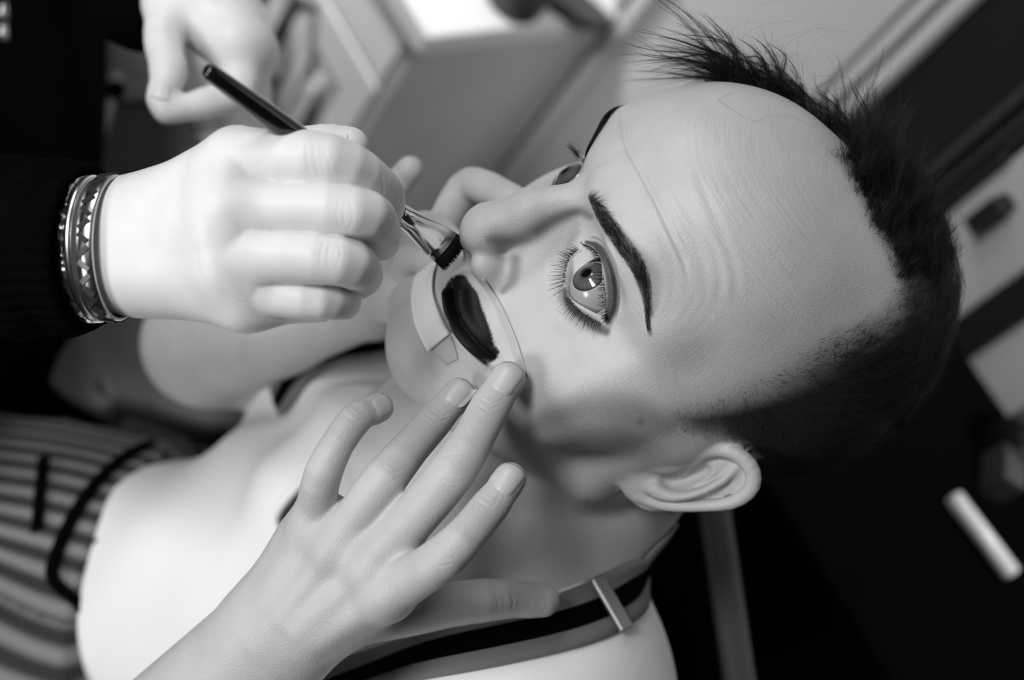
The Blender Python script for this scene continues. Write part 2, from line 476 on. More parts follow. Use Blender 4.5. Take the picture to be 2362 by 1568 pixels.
brush([(1239,533),(1268,514),(1302,497),(1330,488)], [12,13,11,8], .34, .95)
brush([(1150,545),(1155,570)], [22,18], .2, .95)
brush([(1190,600),(1187,625),(1180,650),(1160,672)], [14,16,14,8], .5, .95)
brush([(1330,520),(1312,560),(1296,600)], [10,10,6], .16, .95)
# broad soft darker band along the cheek
brush([(1225,985),(1290,955),(1370,935),(1460,945),(1540,975)], [20,32,40,40,26], .36, .95)
# eye shadow, liner
brush([(1352,558),(1374,566),(1392,590),(1407,630),(1413,670),(1411,705),(1402,740)], [4,8,12,15,17,15,8], .88, .6)
brush([(1414,640),(1421,680),(1420,715),(1408,755)], [6,7,7,4], .35, .8)
brush([(1302,665),(1308,690),(1322,712),(1345,732),(1370,748),(1397,764)], [4,8,11,12,14,12], .78, .7)
brush([(1300,690),(1318,722),(1345,745),(1380,765)], [10,14,15,12], .25, .95)
brush([(1340,578),(1322,590),(1310,612),(1304,640)], [3,3,3,4], .3, .8)
brush([(1335,535),(1318,560),(1302,592)], [7,9,5], .2, .95)
brush([(1384,720),(1396,732),(1404,742)], [8,9,8], .55, .8)
# brow
BROW = [(1362,456),(1380,481),(1409,524),(1437,564),(1464,600),(1483,640),(1492,690),(1494,752)]
brush(BROW, [5,12,17,20,21,18,11,3], .74, .5)
brush([(1420,520),(1455,560),(1487,600),(1508,640),(1510,690),(1505,725)], [6,12,18,20,15,6], .32, .95)
# black lips, paler made-up skin round them
i = np.where((UV[:, 0] > 1000) & (UV[:, 0] < 1180) & (UV[:, 1] > 610) & (UV[:, 1] < 870) & front & face)[0]
ip = in_poly(UV[i], BLACK); e = seg_dist(UV[i], np.array(BLACK+BLACK[:1], float))[0]
e = np.where(ip, e, -e) + rng.normal(size=len(i))*.8
lipm = np.zeros(len(Vc)); lipm[i] = sstep(-2, 3, e)
# dark hair stubble on the scalp
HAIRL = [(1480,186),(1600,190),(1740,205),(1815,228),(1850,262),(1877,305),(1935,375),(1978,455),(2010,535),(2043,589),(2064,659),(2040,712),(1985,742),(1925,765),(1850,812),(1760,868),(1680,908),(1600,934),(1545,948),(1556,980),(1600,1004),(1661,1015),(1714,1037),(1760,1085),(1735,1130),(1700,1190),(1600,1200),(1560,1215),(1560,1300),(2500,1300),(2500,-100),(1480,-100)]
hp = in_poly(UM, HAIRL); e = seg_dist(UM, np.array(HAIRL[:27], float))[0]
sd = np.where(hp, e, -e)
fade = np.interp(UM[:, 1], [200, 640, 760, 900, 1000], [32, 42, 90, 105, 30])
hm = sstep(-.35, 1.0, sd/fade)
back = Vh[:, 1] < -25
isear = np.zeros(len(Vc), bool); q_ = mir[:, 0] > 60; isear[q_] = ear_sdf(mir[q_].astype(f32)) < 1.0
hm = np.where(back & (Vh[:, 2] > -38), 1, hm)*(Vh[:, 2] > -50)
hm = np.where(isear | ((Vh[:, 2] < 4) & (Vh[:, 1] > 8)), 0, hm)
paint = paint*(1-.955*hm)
# small moles and a freckle on the neck and cheek
for (x, y, r) in [(1354,1156,7), (1478,973,9), (1437,1105,4)]:
    e = np.linalg.norm(UV-[x, y], axis=1); paint *= 1-.35*np.exp(-(e/r)**2)*front
# ---------------------------------------------------------------- eyes
def eye_meshes(side, gaze_px):
    c = warp(h2c(((EYE+[-.3, .6, -1.3])*[side, 1, 1])[None]))[0]
    R = ER/1000
    d = P(*gaze_px, 1.); d /= np.linalg.norm(d)
    b = d@c; disc = b*b-(c@c-R*R)
    t = b-math.sqrt(max(disc, 0)) if disc > 0 else b
    g = d*t-c; g /= np.linalg.norm(g)
    x = np.cross(g, [0, 1., .2]); x /= np.linalg.norm(x); y = np.cross(x, g)
    rings = np.concatenate([[0], np.linspace(.06, .18, 4), np.linspace(.20, .635, 14), [.645, .655, .665, .675, .70, .76, .85, .97, 1.1, 1.3, 1.55, 1.9, 2.3, 2.7, 3.1]])
    n = 96; a = np.linspace(0, 2*np.pi, n, endpoint=False)
    V = []; RA = []
    for th in rings:
        rr = R*(1+.055*np.exp(-(th/.36)**4))          # corneal bulge
        for k in range(n):
            V.append(c + rr*(math.cos(th)*g + math.sin(th)*(math.cos(a[k])*x+math.sin(a[k])*y))); RA.append(th)
    V = np.array(V); RA = np.array(RA)
    F = [(i*n+k, i*n+(k+1) % n, (i+1)*n+(k+1) % n, (i+1)*n+k) for i in range(len(rings)-1) for k in range(n)]
    F = np.array(F); rad = RA[F[:, 0]]
    out = {}
    for nm, m in (('pupil', rad < .175), ('iris', (rad >= .175) & (rad < .64)), ('eyeball', rad >= .64)):
        f = F[m]; u, inv = np.unique(f, return_inverse=True)
        out[nm] = (V[u], inv.reshape(f.shape), RA[u], np.tile(a, len(rings))[u])
    return out
M_SCLERA = mat('eye_white', .34, .25, .4, sss=.1, coat=.45); nodes(M_SCLERA)[3].inputs['Coat Roughness'].default_value = .02
M_PUPIL = mat('pupil_black', .003, .1, .3, coat=.6); nodes(M_PUPIL)[3].inputs['Coat Roughness'].default_value = .02
M_IRIS = mat('iris', .16, .5, .2, coat=.6)
nt, N, L, b = nodes(M_IRIS); b.inputs['Coat Roughness'].default_value = .02
at = N.new('ShaderNodeAttribute'); at.attribute_name = 'tone'; L.new(at.outputs['Fac'], b.inputs['Base Color'])
def build_eyes(parent):
    for side, g in ((1, (1353, 630)), (-1, (1303, 394))):
        ms = eye_meshes(side, g)
        e = link_mesh('eye', ms['eyeball'][0], ms['eyeball'][1], M_SCLERA, parent, world=False)
        ir = link_mesh('iris', ms['iris'][0], ms['iris'][1], M_IRIS, e, world=False)
        th, a = ms['iris'][2], ms['iris'][3]
        r = (th-.18)/.455
        tone = .13 + .10*np.sin(r*3.1) + .05*np.sin(a*37+4*np.sin(a*5))*np.sin(r*3.1) + .04*np.sin(a*61+r*3) - .12*sstep(.78, 1, r) - .05*(r < .08)
        set_attr(ir, 'tone', np.clip(tone*.32, .003, 1))
        link_mesh('pupil', ms['pupil'][0], ms['pupil'][1], M_PUPIL, e, world=False)

# ---------------------------------------------------------------- strands of hair: thin three-sided tubes
def strands(C, rad, taper=.25):
    """C (n,k,3) centre lines, rad (n,) root radius -> V, F (quads)"""
    n, k, _ = C.shape
    T = np.gradient(C, axis=1); T /= np.linalg.norm(T, axis=2, keepdims=True)+1e-12
    ref = np.where(np.abs(T[..., 2:3]) < .9, np.array([0, 0, 1.]), np.array([1., 0, 0]))
    s = np.cross(T, ref); s /= np.linalg.norm(s, axis=2, keepdims=True)+1e-12; b = np.cross(T, s)
    w = np.broadcast_to(np.asarray(rad, float), (n,))[:, None]*np.linspace(1, taper, k)[None]
    V = np.stack([C + w[..., None]*(math.cos(a)*s+math.sin(a)*b) for a in (0, 2.094, 4.189)], 2).reshape(-1, 3)
    i = np.arange(n)[:, None, None]*k*3 + np.arange(k-1)[None, :, None]*3
    F = [np.stack([i+j, i+(j+1) % 3, i+3+(j+1) % 3, i+3+j], -1).reshape(-1, 4) for j in range(3)]
    return V, np.concatenate(F)
M_HAIR = mat('dark_hair', .005, .4, .22)
M_LASH = mat('lash', .006, .5, .3)
def to_cam(p): return -p/np.linalg.norm(p, axis=-1, keepdims=True)
def px_dir(p, dx, dy):               # a step of (dx, dy) photo pixels at the points' own depth
    d = -p[..., 2:3]
    return np.concatenate([dx*d/FPX, -dy*d/FPX, np.zeros_like(d)], -1)
def build_brow_and_lash(parent):
    # brows: hairs on both sides; the far brow mirrors the near one
    bp = np.array(BROW, float); hw = np.array([6, 13, 17, 19, 20, 17, 11, 4.])
    for side in (1, -1):
        vis = np.where((np.abs(UM-bp.mean(0)) < 200).all(1) & face & (Vh[:, 0]*side > 4) & (Vh[:, 2] > 24))[0]
        pc = catmull(bp, 60)
        e, t, s = seg_dist(UM[vis], pc)
        ok = e < np.interp(t, np.linspace(0, 1, 8), hw)
        cand, tt, ss, ee = vis[ok], t[ok], s[ok], e[ok]
        n = 1300
        k = rng.integers(0, len(cand), n); idx = cand[k]; tt = tt[k]; off = ss[k]*ee[k]
        root = Vc[idx]; nn = NRM[idx]
        # growing direction along the brow, in head frame: out and slightly up; the inner end grows straight up
        inn = np.clip(1-tt*4, 0, 1)[:, None]
        dh = np.stack([side*(.25+.75*np.clip(tt*3, 0, 1)), -.45*np.clip(tt*1.2, 0, 1), .95-1.25*np.clip(tt*1.5, 0, 1)], 1)
        dh[:, 2] += off/60
        dh += rng.normal(size=dh.shape)*.16
        dc = (dh*[1, -1, 1]) @ HR.T
        dc -= nn*((dc*nn).sum(1, keepdims=True)); dc /= np.linalg.norm(dc, axis=1, keepdims=True)
        Ls = (rng.uniform(.0045, .0085, n)*(1-.4*tt))[:, None]
        u = np.linspace(0, 1, 5)
        C = root[:, None]+dc[:, None]*(u*1.0)[None, :, None]*Ls[:, None] + nn[:, None]*((.28*u-.22*u*u)[None, :, None])*Ls[:, None]
        V, F = strands(C, .000055)
        link_mesh('eyebrow', V, F, M_HAIR, parent, world=False)
    # lashes along the lids of the near eye, mirrored for the far one
    up = [(1350,566),(1366,572),(1380,590),(1388,620),(1394,655),(1398,690),(1400,722),(1401,738)]
    lo = [(1334,576),(1320,588),(1309,608),(1304,636),(1307,664),(1316,690),(1334,712),(1358,730),(1385,744)]
    def side_pts(pl, n):
        p = catmull(np.array(pl, float), n) + rng.normal(size=(n, 2))*.8
        return p
    tree = None
    C = []
    pu = side_pts(up, 120); t = np.linspace(0, 1, 120)
    for q, tt in zip(pu, t):
        r, nn = cast(bv1, *q)
        if r is None: continue
        L_ = rng.uniform(22, 40)*(.8+.4*math.sin(tt*3.1))
        d1 = px_dir(r, -L_*.75+rng.normal()*2, (tt-.35)*14+rng.normal()*4)+to_cam(r)*.0038
        d2 = px_dir(r, L_*.30, -4.)+to_cam(r)*.0028
        u = np.linspace(0, 1, 6)[:, None]
        C.append(r + d1*u + d2*u*u)
    pl_ = side_pts(lo, 120); t = np.linspace(0, 1, 120)
    cen = np.array([1352, 650.])
    for q, tt in zip(pl_, t):
        r, nn = cast(bv1, *q)
        if r is None: continue
        o = (q-cen)/np.linalg.norm(q-cen); o = o*.8+np.array([-.45, .15])
        L_ = rng.uniform(16, 34)
        d1 = px_dir(r, o[0]*L_+rng.normal()*3, o[1]*L_+rng.normal()*3)+to_cam(r)*.0016
        d2 = px_dir(r, -2., 5.)+to_cam(r)*.0006
        u = np.linspace(0, 1, 6)[:, None]
        C.append(r + d1*u + d2*u*u)
    C = np.array(C)
    V, F = strands(C, .00013, .25)
    link_mesh('eyelashes', V, F, M_LASH, parent, world=False)
    # far eye: a clump of upper lashes standing beyond the brow, and a few lower ones
    C = []
    for k in range(40):
        q = (1334+rng.normal()*3, 358+rng.normal()*5); r = P(q[0], q[1], .558)
        L_ = rng.uniform(24, 46)
        u = np.linspace(0, 1, 6)[:, None]
        d = px_dir(r, -L_*.8+rng.normal()*3, -L_*.75+rng.normal()*4); d2 = px_dir(r, 8., 4.)
        C.append(r+d*u+d2*u*u)
    V, F = strands(np.array(C), .00010, .2)
    link_mesh('eyelashes', V, F, M_LASH, parent, world=False)
# ---------------------------------------------------------------- hair of the head
def tangent(d, n):
    d = d-n*((d*n).sum(-1, keepdims=True)); return d/(np.linalg.norm(d, axis=-1, keepdims=True)+1e-9)
def build_hair(parent):
    Hd = lambda v: (np.asarray(v)*[1, -1, 1]) @ HR.T            # head-frame direction -> camera frame
    cand = np.where((hm > .12) & (Vh[:, 2] > -48) & ~isear)[0]
    X, Y, Z = Vh[:, 0], Vh[:, 1], Vh[:, 2]
    # ---- long hair on top, combed across to the far side and forward
    top = cand[(Z[cand] > 62+.25*np.maximum(X[cand], 0)) & (Y[cand] > -80)]
    w = hm[top]*(1+1.6*(X[top] < 25))*(1+.8*sstep(20, 70, Y[top])); w /= w.sum()
    def path(idx, L, k=9, wob=1.0):
        n = len(idx); root = Vc[idx]; nn = NRM[idx]
        x, y, z = X[idx], Y[idx], Z[idx]
        fr = sstep(10, 75, y)
        d = np.stack([-.75+.25*fr-.25*sstep(-20, -60, x), .05+.95*fr-.35*sstep(-20, -70, y), .25-.1*fr], 1)
        d += rng.normal(size=(n, 3))*.30*wob
        t = tangent(Hd(d), nn)
        lift = rng.uniform(.4, 1.05, n)*(.5+.75*sstep(45, -20, x))
        side = np.cross(nn, t)
        ph = rng.uniform(0, 6.28, n); am = rng.normal(size=n)*.10*wob
        u = np.linspace(0, 1, k)
        C = root[:, None] + L[:, None, None]*(t[:, None]*(u*.98)[None, :, None] + nn[:, None]*(lift[:, None]*(u*1.05-u*u*.80)[None])[..., None]
            + side[:, None]*(am[:, None]*np.sin(u[None]*5+ph[:, None])-am[:, None]*np.sin(ph)[:, None])[..., None])
        return C
    def longlen(idx):
        near = seg_dist(UM[idx], np.array(HAIRL[:27], float))[0]
        return (.006+.034*sstep(0, 150, near))*(.45+.55*sstep(60, -5, X[idx]))*rng.uniform(.7, 1.2, len(idx))
    idx = rng.choice(top, 9500, p=w)
    C = path(idx, longlen(idx))
    ci = rng.choice(top, 420, p=w); CC = path(ci, longlen(ci)*1.05, wob=1.3)
    # gather the strands into locks
    root = C[:, 0]; best = np.zeros(len(C), int); bd = np.full(len(C), 1e9)
    for j in range(len(ci)):
        e = ((root-CC[j, 0])**2).sum(1); m = e < bd; bd[m] = e[m]; best[m] = j
    u = np.linspace(0, 1, 9)[None, :, None]
    mix = rng.uniform(.35, .92, len(C))[:, None, None]
    tgt = CC[best] + (root-CC[best, 0])[:, None]*(1-u*.8)
    C = C*(1-mix*u) + tgt*mix*u
    V1, F1 = strands(C, rng.uniform(.00004, .00008, len(C)), .5)
    # ---- tousled front tuft standing beyond the forehead, and volume over the crown: wavy locks
    pv = UV
    def locks(pool, nl, per, Lf, angf, bend0, nw, curl):
        ci = rng.choice(pool, nl); root = Vc[ci]; nn = NRM[ci]; xx = pv[ci, 0]
        L = Lf(xx)*rng.uniform(.6, 1.2, nl)
        ang = rng.normal(size=nl)*.26+angf(xx)
        d0 = np.stack([np.cos(ang), np.sin(ang), rng.normal(size=nl)*.45], 1); d0 /= np.linalg.norm(d0, axis=1)[:, None]
        bend = np.array(bend0)+rng.normal(size=(nl, 3))*.38
        u = np.linspace(0, 1, 12); side = np.cross(nn, d0); s2 = np.cross(d0, side)
        fq = rng.uniform(3, 9, nl)[:, None]; ph = rng.uniform(0, 6.28, nl)[:, None]; am = rng.uniform(.03, curl, nl)[:, None]*np.minimum(u*2.5, 1)[None]
        G = root[:, None]+L[:, None, None]*((nn*nw+d0*.8)[:, None]*u[None, :, None]+bend[:, None]*(.6*u*u)[None, :, None]
            + side[:, None]*(am*(np.sin(fq*u[None]+ph)-np.sin(ph)))[..., None] + s2[:, None]*(am*(np.cos(fq*u[None]+ph)-np.cos(ph)))[..., None])
        k = np.repeat(np.arange(nl), per); n = len(k)
        o = rng.normal(size=(n, 3))*.0016; o2 = rng.normal(size=(n, 3))*.0014*(rng.random((n, 1)) < .35)*2
        T = nn[k]; o = o-T*((o*T).sum(1, keepdims=True))
        sc = rng.uniform(.55, 1.05, n)[:, None]; uu = u[None]*sc
        I = uu*11; a = np.minimum(I.astype(int), 10); f = (I-a)[..., None]
        C = G[k[:, None], a]*(1-f)+G[k[:, None], a+1]*f
        C = C+o[:, None]*(1-.8*u)[None, :, None]+o2[:, None]*(u*u)[None, :, None]+rng.normal(size=(n, 12, 3))*.00006
        return strands(C, rng.uniform(.00004, .00008, n), .4)
    tuft = np.where((Y > 5) & (X < 20) & (X > -60) & (Z > 66) & (pv[:, 0] > 1660) & (pv[:, 0] < 1990) & (pv[:, 1] < 420) & (~front))[0]
    V2, F2 = locks(tuft, 190, 26, lambda x: .028+.010*sstep(1900, 1700, x), lambda x: np.interp(x, [1660, 1780, 1980], [2.15, 1.9, 1.4]), (-1.0, -.62, 0), .3, .13)
    cr = np.where((Y > -70) & (X < 48) & (X > -60) & (Z > 70) & (hm > .5) & (pv[:, 0] > 1700) & (pv[:, 0] < 2190) & (pv[:, 1] < 640))[0]
    sil = np.abs((NRM[cr]*to_cam(Vc[cr])).sum(1)); cr = cr[sil < .6]
    V6, F6 = locks(cr, 330, 24, lambda x: np.interp(x, [1700, 1900, 2050, 2130, 2190], [.026, .031, .025, .016, .009]), lambda x: np.interp(x, [1700, 1900, 2050, 2190], [1.75, 1.5, 1.25, 1.2]), (-.4, 0, 0), .5, .09)
    V2, F2 = cat_mesh((V2, F2), (V6, F6))
    # ---- flyaway curls above the crown
    idx = rng.choice(tuft, 60); n = len(idx); root = Vc[idx]; nn = NRM[idx]
    L = rng.uniform(.03, .055, n); u = np.linspace(0, 1, 16)
    d = np.stack([-.5+rng.normal(size=n)*.4, .5+rng.normal(size=n)*.5, .5+rng.normal(size=n)*.3], 1); t = tangent(Hd(d), nn); side = np.cross(nn, t)
    cr = rng.uniform(1.5, 4.5, n)*np.sign(rng.normal(size=n))
    C = root[:, None]+L[:, None, None]*(nn[:, None]*(1.1*u-.5*u*u)[None, :, None]+t[:, None]*(.7*np.sin(cr[:, None]*u)/np.abs(cr)[:, None]*1.6)[..., None]+side[:, None]*(.5*(1-np.cos(cr[:, None]*u))/np.abs(cr)[:, None]*1.3)[..., None])
    V3, F3 = strands(C, np.full(n, .000035), .6)
    # ---- short hair at the temples, sides and nape, and the soft front hairline
    sh = cand[~((Z[cand] > 75) & (X[cand] < 20) & (Y[cand] > -60))]
    sh = sh[(X[sh] > -40) | (rng.random(len(sh)) < .3)]
    w = np.sqrt(hm[sh])*np.where(Y[sh] < -60, .5, 1); w /= w.sum()
    idx = rng.choice(sh, 9000, p=w); n = len(idx); root = Vc[idx]; nn = NRM[idx]
    x, y, z = X[idx], Y[idx], Z[idx]
    low = sstep(80, 30, z)
    d = np.stack([-.2*(1-low)+0*x, -.55-.1*low, .75*(1-low)-.45*low], 1)+rng.normal(size=(n, 3))*.35
    t = tangent(Hd(d), nn)
    dist = seg_dist(UM[idx], np.array(HAIRL[:27], float))[0]
    L = (.0025+.0075*sstep(0, 130, dist))*rng.uniform(.7, 1.4, n)*(1+.5*sstep(60, 90, z))
    u = np.linspace(0, 1, 5); lift = rng.uniform(.2, .7, n)
    C = root[:, None]+L[:, None, None]*(t[:, None]*u[None, :, None]+nn[:, None]*(lift[:, None]*(u-.5*u*u)[None])[..., None])
    V4, F4 = strands(C, rng.uniform(.00003, .00006, n), .4)
    # ---- single hairs: one fallen across the forehead, a curl by the sideburn, a few stray ones
    S = []
    for pl, h in [([(1655,232),(1680,250),(1715,272),(1740,282),(1760,274),(1790,268),(1830,274),(1870,290)], .0006),
                  ([(1655,232),(1675,222),(1700,216)], .0006),
                  ([(1790,318),(1798,324),(1799,331)], .0005),
                  ([(1790,955),(1765,950),(1752,930),(1762,925),(1772,945),(1790,950),(1800,935),(1798,920)], .003),
                  ([(1730,905),(1700,935),(1668,960),(1650,980)], .001), ([(1700,900),(1672,930),(1640,955)], .001),
                  ([(1780,1000),(1760,975),(1735,960),(1700,985)], .002), ([(1800,985),(1775,995),(1745,1005),(1720,1002)], .002)]:
        q = [(r+m*h) for r, m in (cast(bv1, *p) for p in pl) if r is not None]
        if len(q) > 2: S.append(catmull(q, 16))
    V5, F5 = strands(np.array(S), np.full(len(S), .00004), .6)
    for V, F, nm in ((np.concatenate([V1, V2, V3]), np.concatenate([F1, F2+len(V1), F3+len(V1)+len(V2)]), 'hair'), (np.concatenate([V4, V5]), np.concatenate([F4, F5+len(V4)]), 'short_hair')):
        h = link_mesh(nm, V, F, M_HAIR, parent, world=False); tag(h, kind='stuff')
# ================================================================ hands (camera frame, millimetres)
def J(px, py, d): return P(px, py, d)*1000
def finger(p, js, rs, k=2.5, knuckle=1.0):
    """tapering finger with slightly thicker joints and a soft pad"""
    js = [np.asarray(j) for j in js]
    n = len(js)-1; c = catmull(js, 4*n+1)                               # rounded bends
    t = np.linspace(0, n, 4*n+1); r = np.interp(t, np.arange(n+1), rs)
    r = r - knuckle*.45*np.sin(np.pi*np.clip(t, 0, n-.3))**2*(t < n-.3)      # slimmer between the joints
    return chain(p, c, r)
def webs(p, d, fs, r, k, a=-.1, b=.32, dz=3.):
    """skin between neighbouring finger roots"""
    for f, g in zip(fs[:-1], fs[1:]):
        u = mid(f[0], g[0]); v = mid(mid(f[0], f[1], b), mid(g[0], g[1], b))
        d = smin(d, cap(p, u+(u-v)*abs(a)-[0, 0, dz], v-[0, 0, dz], r, r*.8), k)
    return d
# ---- the man's left hand, held up to his mouth
LH = dict(
 wrist=J(645,1462,.545), arm=J(330,1830,.600),
 index=[J(893,1368,.512), J(1030,1280,.489), J(1130,1168,.5015), J(1176,1104,.5065)],
 middle=[J(858,1300,.514), J(1042,1090,.508), J(1131,938,.5275), J(1172,873,.5325)],
 ring=[J(778,1258,.520), J(888,1104,.515), J(1000,972,.5435), J(1058,908,.5515)],
 pinky=[J(722,1212,.530), J(748,1085,.511), J(815,972,.518), J(874,940,.527)],
 thumb=[J(735,1432,.552), J(930,1412,.565), J(1120,1384,.568), J(1252,1384,.575)])
def mid(a, b, t=.5): return np.asarray(a)*(1-t)+np.asarray(b)*t
def lhand_sdf(p):
    H = LH; w = H['wrist']
    up = np.array([0, 0, 1.])
    e = H['arm']-w; e /= np.linalg.norm(e); s = np.cross(e, up); s /= np.linalg.norm(s)
    d = cap(p, w+s*6, H['arm']+s*14, 20, 30)
    d = smin(d, cap(p, w-s*6, H['arm']-s*14, 19, 30), 12)
    m = [H['index'][0], H['middle'][0], H['ring'][0], H['pinky'][0]]
    off = [np.array([0, 0, -3.])]*4
    b = [w-s*9+up*2, w-s*3+up*4, w+s*4+up*3, w+s*11]
    b = sorted(b, key=lambda q: np.linalg.norm(q-m[0]))
    for q, j, r in zip(b, m, (11.5, 11.5, 11, 10)):
        d = smin(d, cap(p, q+off[0], j+off[0], 14, r), 9)
    d = smin(d, cap(p, mid(w, m[1], .5)-up*12, mid(w, m[2], .8)-up*14, 17, 12), 14)   # palm
    d = smin(d, cap(p, mid(w, m[3], .35)-up*8, mid(w, m[3], .85)-up*8, 14, 11), 12)  # little-finger side
    for nm, rs in (('index', (10.5, 8.6, 7.5, 6.6)), ('middle', (10.5, 9.3, 8.3, 7.4)), ('ring', (10, 8.9, 7.8, 7.0)), ('pinky', (9.2, 7.6, 6.8, 6.1))):
        d = smin(d, finger(p, H[nm], rs), 3)
    d = webs(p, d, [H[q] for q in ('index', 'middle', 'ring', 'pinky')], 8, 6, dz=4, b=.36)
    d = smin(d, finger(p, H['thumb'], (14, 11, 9.6, 7.6)), 9)
    d = smin(d, cap(p, mid(m[0], H['thumb'][1], .35)-up*6, H['thumb'][0]-up*2, 9, 13), 12)
    # tendons and veins on the back of the hand
    for j, q, r in zip(m, b, (2.8, 2.8, 2.6, 2.4)):
        d = smin(d, cap(p, mid(q, j, .25)+up*(11.0), j+up*(7.4), r, r), 8)
    v = [J(742,1400,.524), J(790,1370,.5125), J(850,1318,.5065)]
    d = smin(d, chain(p, v, (1.6, 1.7, 1.4)), 4)
    v = [J(770,1345,.518), J(800,1300,.5155), J(842,1270,.513), J(880,1235,.511)]
    d = smin(d, chain(p, v, (1.5, 1.6, 1.5, 1.2)), 4)
    for nm in ('index', 'middle', 'ring', 'pinky'):                     # knuckle bumps
        d = smin(d, sph(p, H[nm][0]+up*3.0, 7.5), 9)
    return d
# ---- the artist's right hand, closed round the brush
RH = dict(
 wrist=J(335,566,.512), arm=J(-60,575,.520),
 index=[J(548,374,.492), J(757,371,.484), J(874,437,.504), J(893,478,.521)],
 middle=[J(520,478,.484), J(812,487,.482), J(872,524,.502), J(880,560,.520)],
 ring=[J(520,585,.484), J(775,600,.482), J(832,630,.502), J(826,650,.522)],
 pinky=[J(560,672,.492), J(735,692,.489), J(792,697,.506), J(780,694,.525)],
 thumb=[J(440,470,.535), J(610,372,.552), J(745,338,.540), J(808,336,.533)])
def rhand_sdf(p):
    H = RH; w = H['wrist']; up = np.array([0, 0, 1.])
    e = H['arm']-w; e /= np.linalg.norm(e); s = np.array([0, 1., 0])
    d = cap(p, w+s*7.5-up*1, H['arm']+s*9, 17, 21)
    d = smin(d, cap(p, w-s*7.5-up*1, H['arm']-s*9, 17, 21), 10)
    m = [H[k][0] for k in ('index', 'middle', 'ring', 'pinky')]
    b = [w+s*13+up*1, w+s*5+up*2, w-s*4+up*2, w-s*12]
    for q, j, r in zip(b, m, (13.5, 12.5, 12.5, 11)):
        d = smin(d, cap(p, q-up*4, j-up*2, 14, r), 14)
    d = smin(d, cap(p, mid(w, m[1], .4)-up*14, mid(w, m[2], .95)-up*18, 17, 15), 14)
    d = smin(d, cap(p, mid(w, m[3], .45)-up*6-s*2, m[3]-up*8-s*3, 14, 10.5), 12)
    d = smin(d, cap(p, m[3]-up*5-s*4, J(740,705,.500), 9.5, 6.5), 8)                 # heel under the little finger
    for nm, rs in (('index', (12.6, 10.5, 8.9, 7.3)), ('middle', (11, 9.6, 8.7, 7.3)), ('ring', (10.8, 9.6, 8.7, 7.3)), ('pinky', (9.0, 7.4, 7.0, 6.4))):
        d = smin(d, finger(p, H[nm], rs, knuckle=.1), .5)
    d = webs(p, d, [H[q] for q in ('index', 'middle', 'ring', 'pinky')], 10.5, 8, a=.4, b=.20, dz=1.0)
    d = smin(d, finger(p, H['thumb'], (15, 11.5, 9.5, 7.8)), 8)
    d = smin(d, cap(p, H['thumb'][0], mid(m[0], H['thumb'][1], .5), 14, 9), 12)
    for nm, o in (('index', 2), ('middle', 3.5)):
        d = smin(d, sph(p, H[nm][0]+up*o, 8), 12)
    return d
# ---- the man's right hand and arm beyond
FH = dict(wrist=J(862,676,.70), elbow=J(478,792,.82), shoulder=J(860,880,.88),
 a=[J(925,600,.665), J(893,470,.662), J(925,415,.655), J(946,390,.650)],
 b=[J(985,600,.655), J(1070,440,.648), J(1125,436,.632), J(1192,468,.612)],
 c=[J(950,630,.648), J(965,535,.632), J(1010,530,.615), J(1050,575,.600)],
 e=[J(925,665,.645), J(945,600,.625), J(985,600,.610), J(1015,625,.596)],
 thumb=[J(880,690,.67), J(930,700,.64), J(975,690,.615), J(1000,672,.602)])
def fhand_sdf(p):
    H = FH; up = np.array([0, 0, 1.])
    d = cap(p, H['elbow'], H['wrist'], 38, 23)
    d = smin(d, cap(p, H['elbow'], mid(H['elbow'], H['wrist'], .45)+np.array([0, 8, 0]), 38, 36), 14)
    d = smin(d, cap(p, H['elbow']-up*8, H['shoulder'], 36, 44), 10)
    for k in 'abce': d = smin(d, cap(p, H['wrist'], H[k][0], 18, 11), 12)
    for k, r in (('a', (9, 8, 7.4, 6.8)), ('b', (10, 9.4, 8.8, 7.8)), ('c', (10, 9, 8, 7.5)), ('e', (9.5, 8.5, 7.5, 7)), ('thumb', (13, 11, 9, 8))):
        d = smin(d, finger(p, H[k], r), 4)
    return d
# ---- the artist's left hand beyond
GH = dict(wrist=J(440,-150,.72),
 thumb=[J(395,10,.70), J(378,95,.685), J(388,165,.675), J(368,228,.668)],
 index=[J(545,95,.695), J(548,205,.690), J(470,240,.678), J(382,258,.668)],
 middle=[J(572,120,.705), J(580,245,.712), J(520,290,.700), J(470,292,.695)],
 ring=[J(575,125,.722), J(585,285,.735), J(530,320,.725), J(490,320,.72)])
def ghand_sdf(p):
    H = GH; up = np.array([0, 0, 1.])
    w = H['wrist']
    d = cap(p, w+np.array([8., 0, 0]), J(455,0,.71), 26, 26)
    for k, r in (('index', 17), ('middle', 16), ('ring', 15)): d = smin(d, cap(p, J(470,-20,.715), H[k][0], 22, r), 12)
    d = smin(d, cap(p, J(430,-20,.705), H['thumb'][0], 22, 14), 12)
    for k, r in (('thumb', (14, 10.5, 10, 7)), ('index', (12, 10.5, 8.6, 6.4)), ('middle', (11, 10, 9, 7.5)), ('ring', (11, 10, 8, 7))):
        d = smin(d, finger(p, H[k], r), 5)
    return d
def bounds(H, pad):
    pts = np.concatenate([np.atleast_2d(v) for v in H.values()]); return pts.min(0)-pad, pts.max(0)+pad
def hand_mesh(sdf, H, h, pad=45, lo=None, hi=None):
    a, b = bounds(H, pad)
    if lo is not None: a = np.maximum(a, lo)
    if hi is not None: b = np.minimum(b, hi)
    V, F = surface(sdf, a, b, h)
    V = smooth_mesh(V, F, max(1, int(round(.9/(h*h)))), .5)
    return V/1000, F
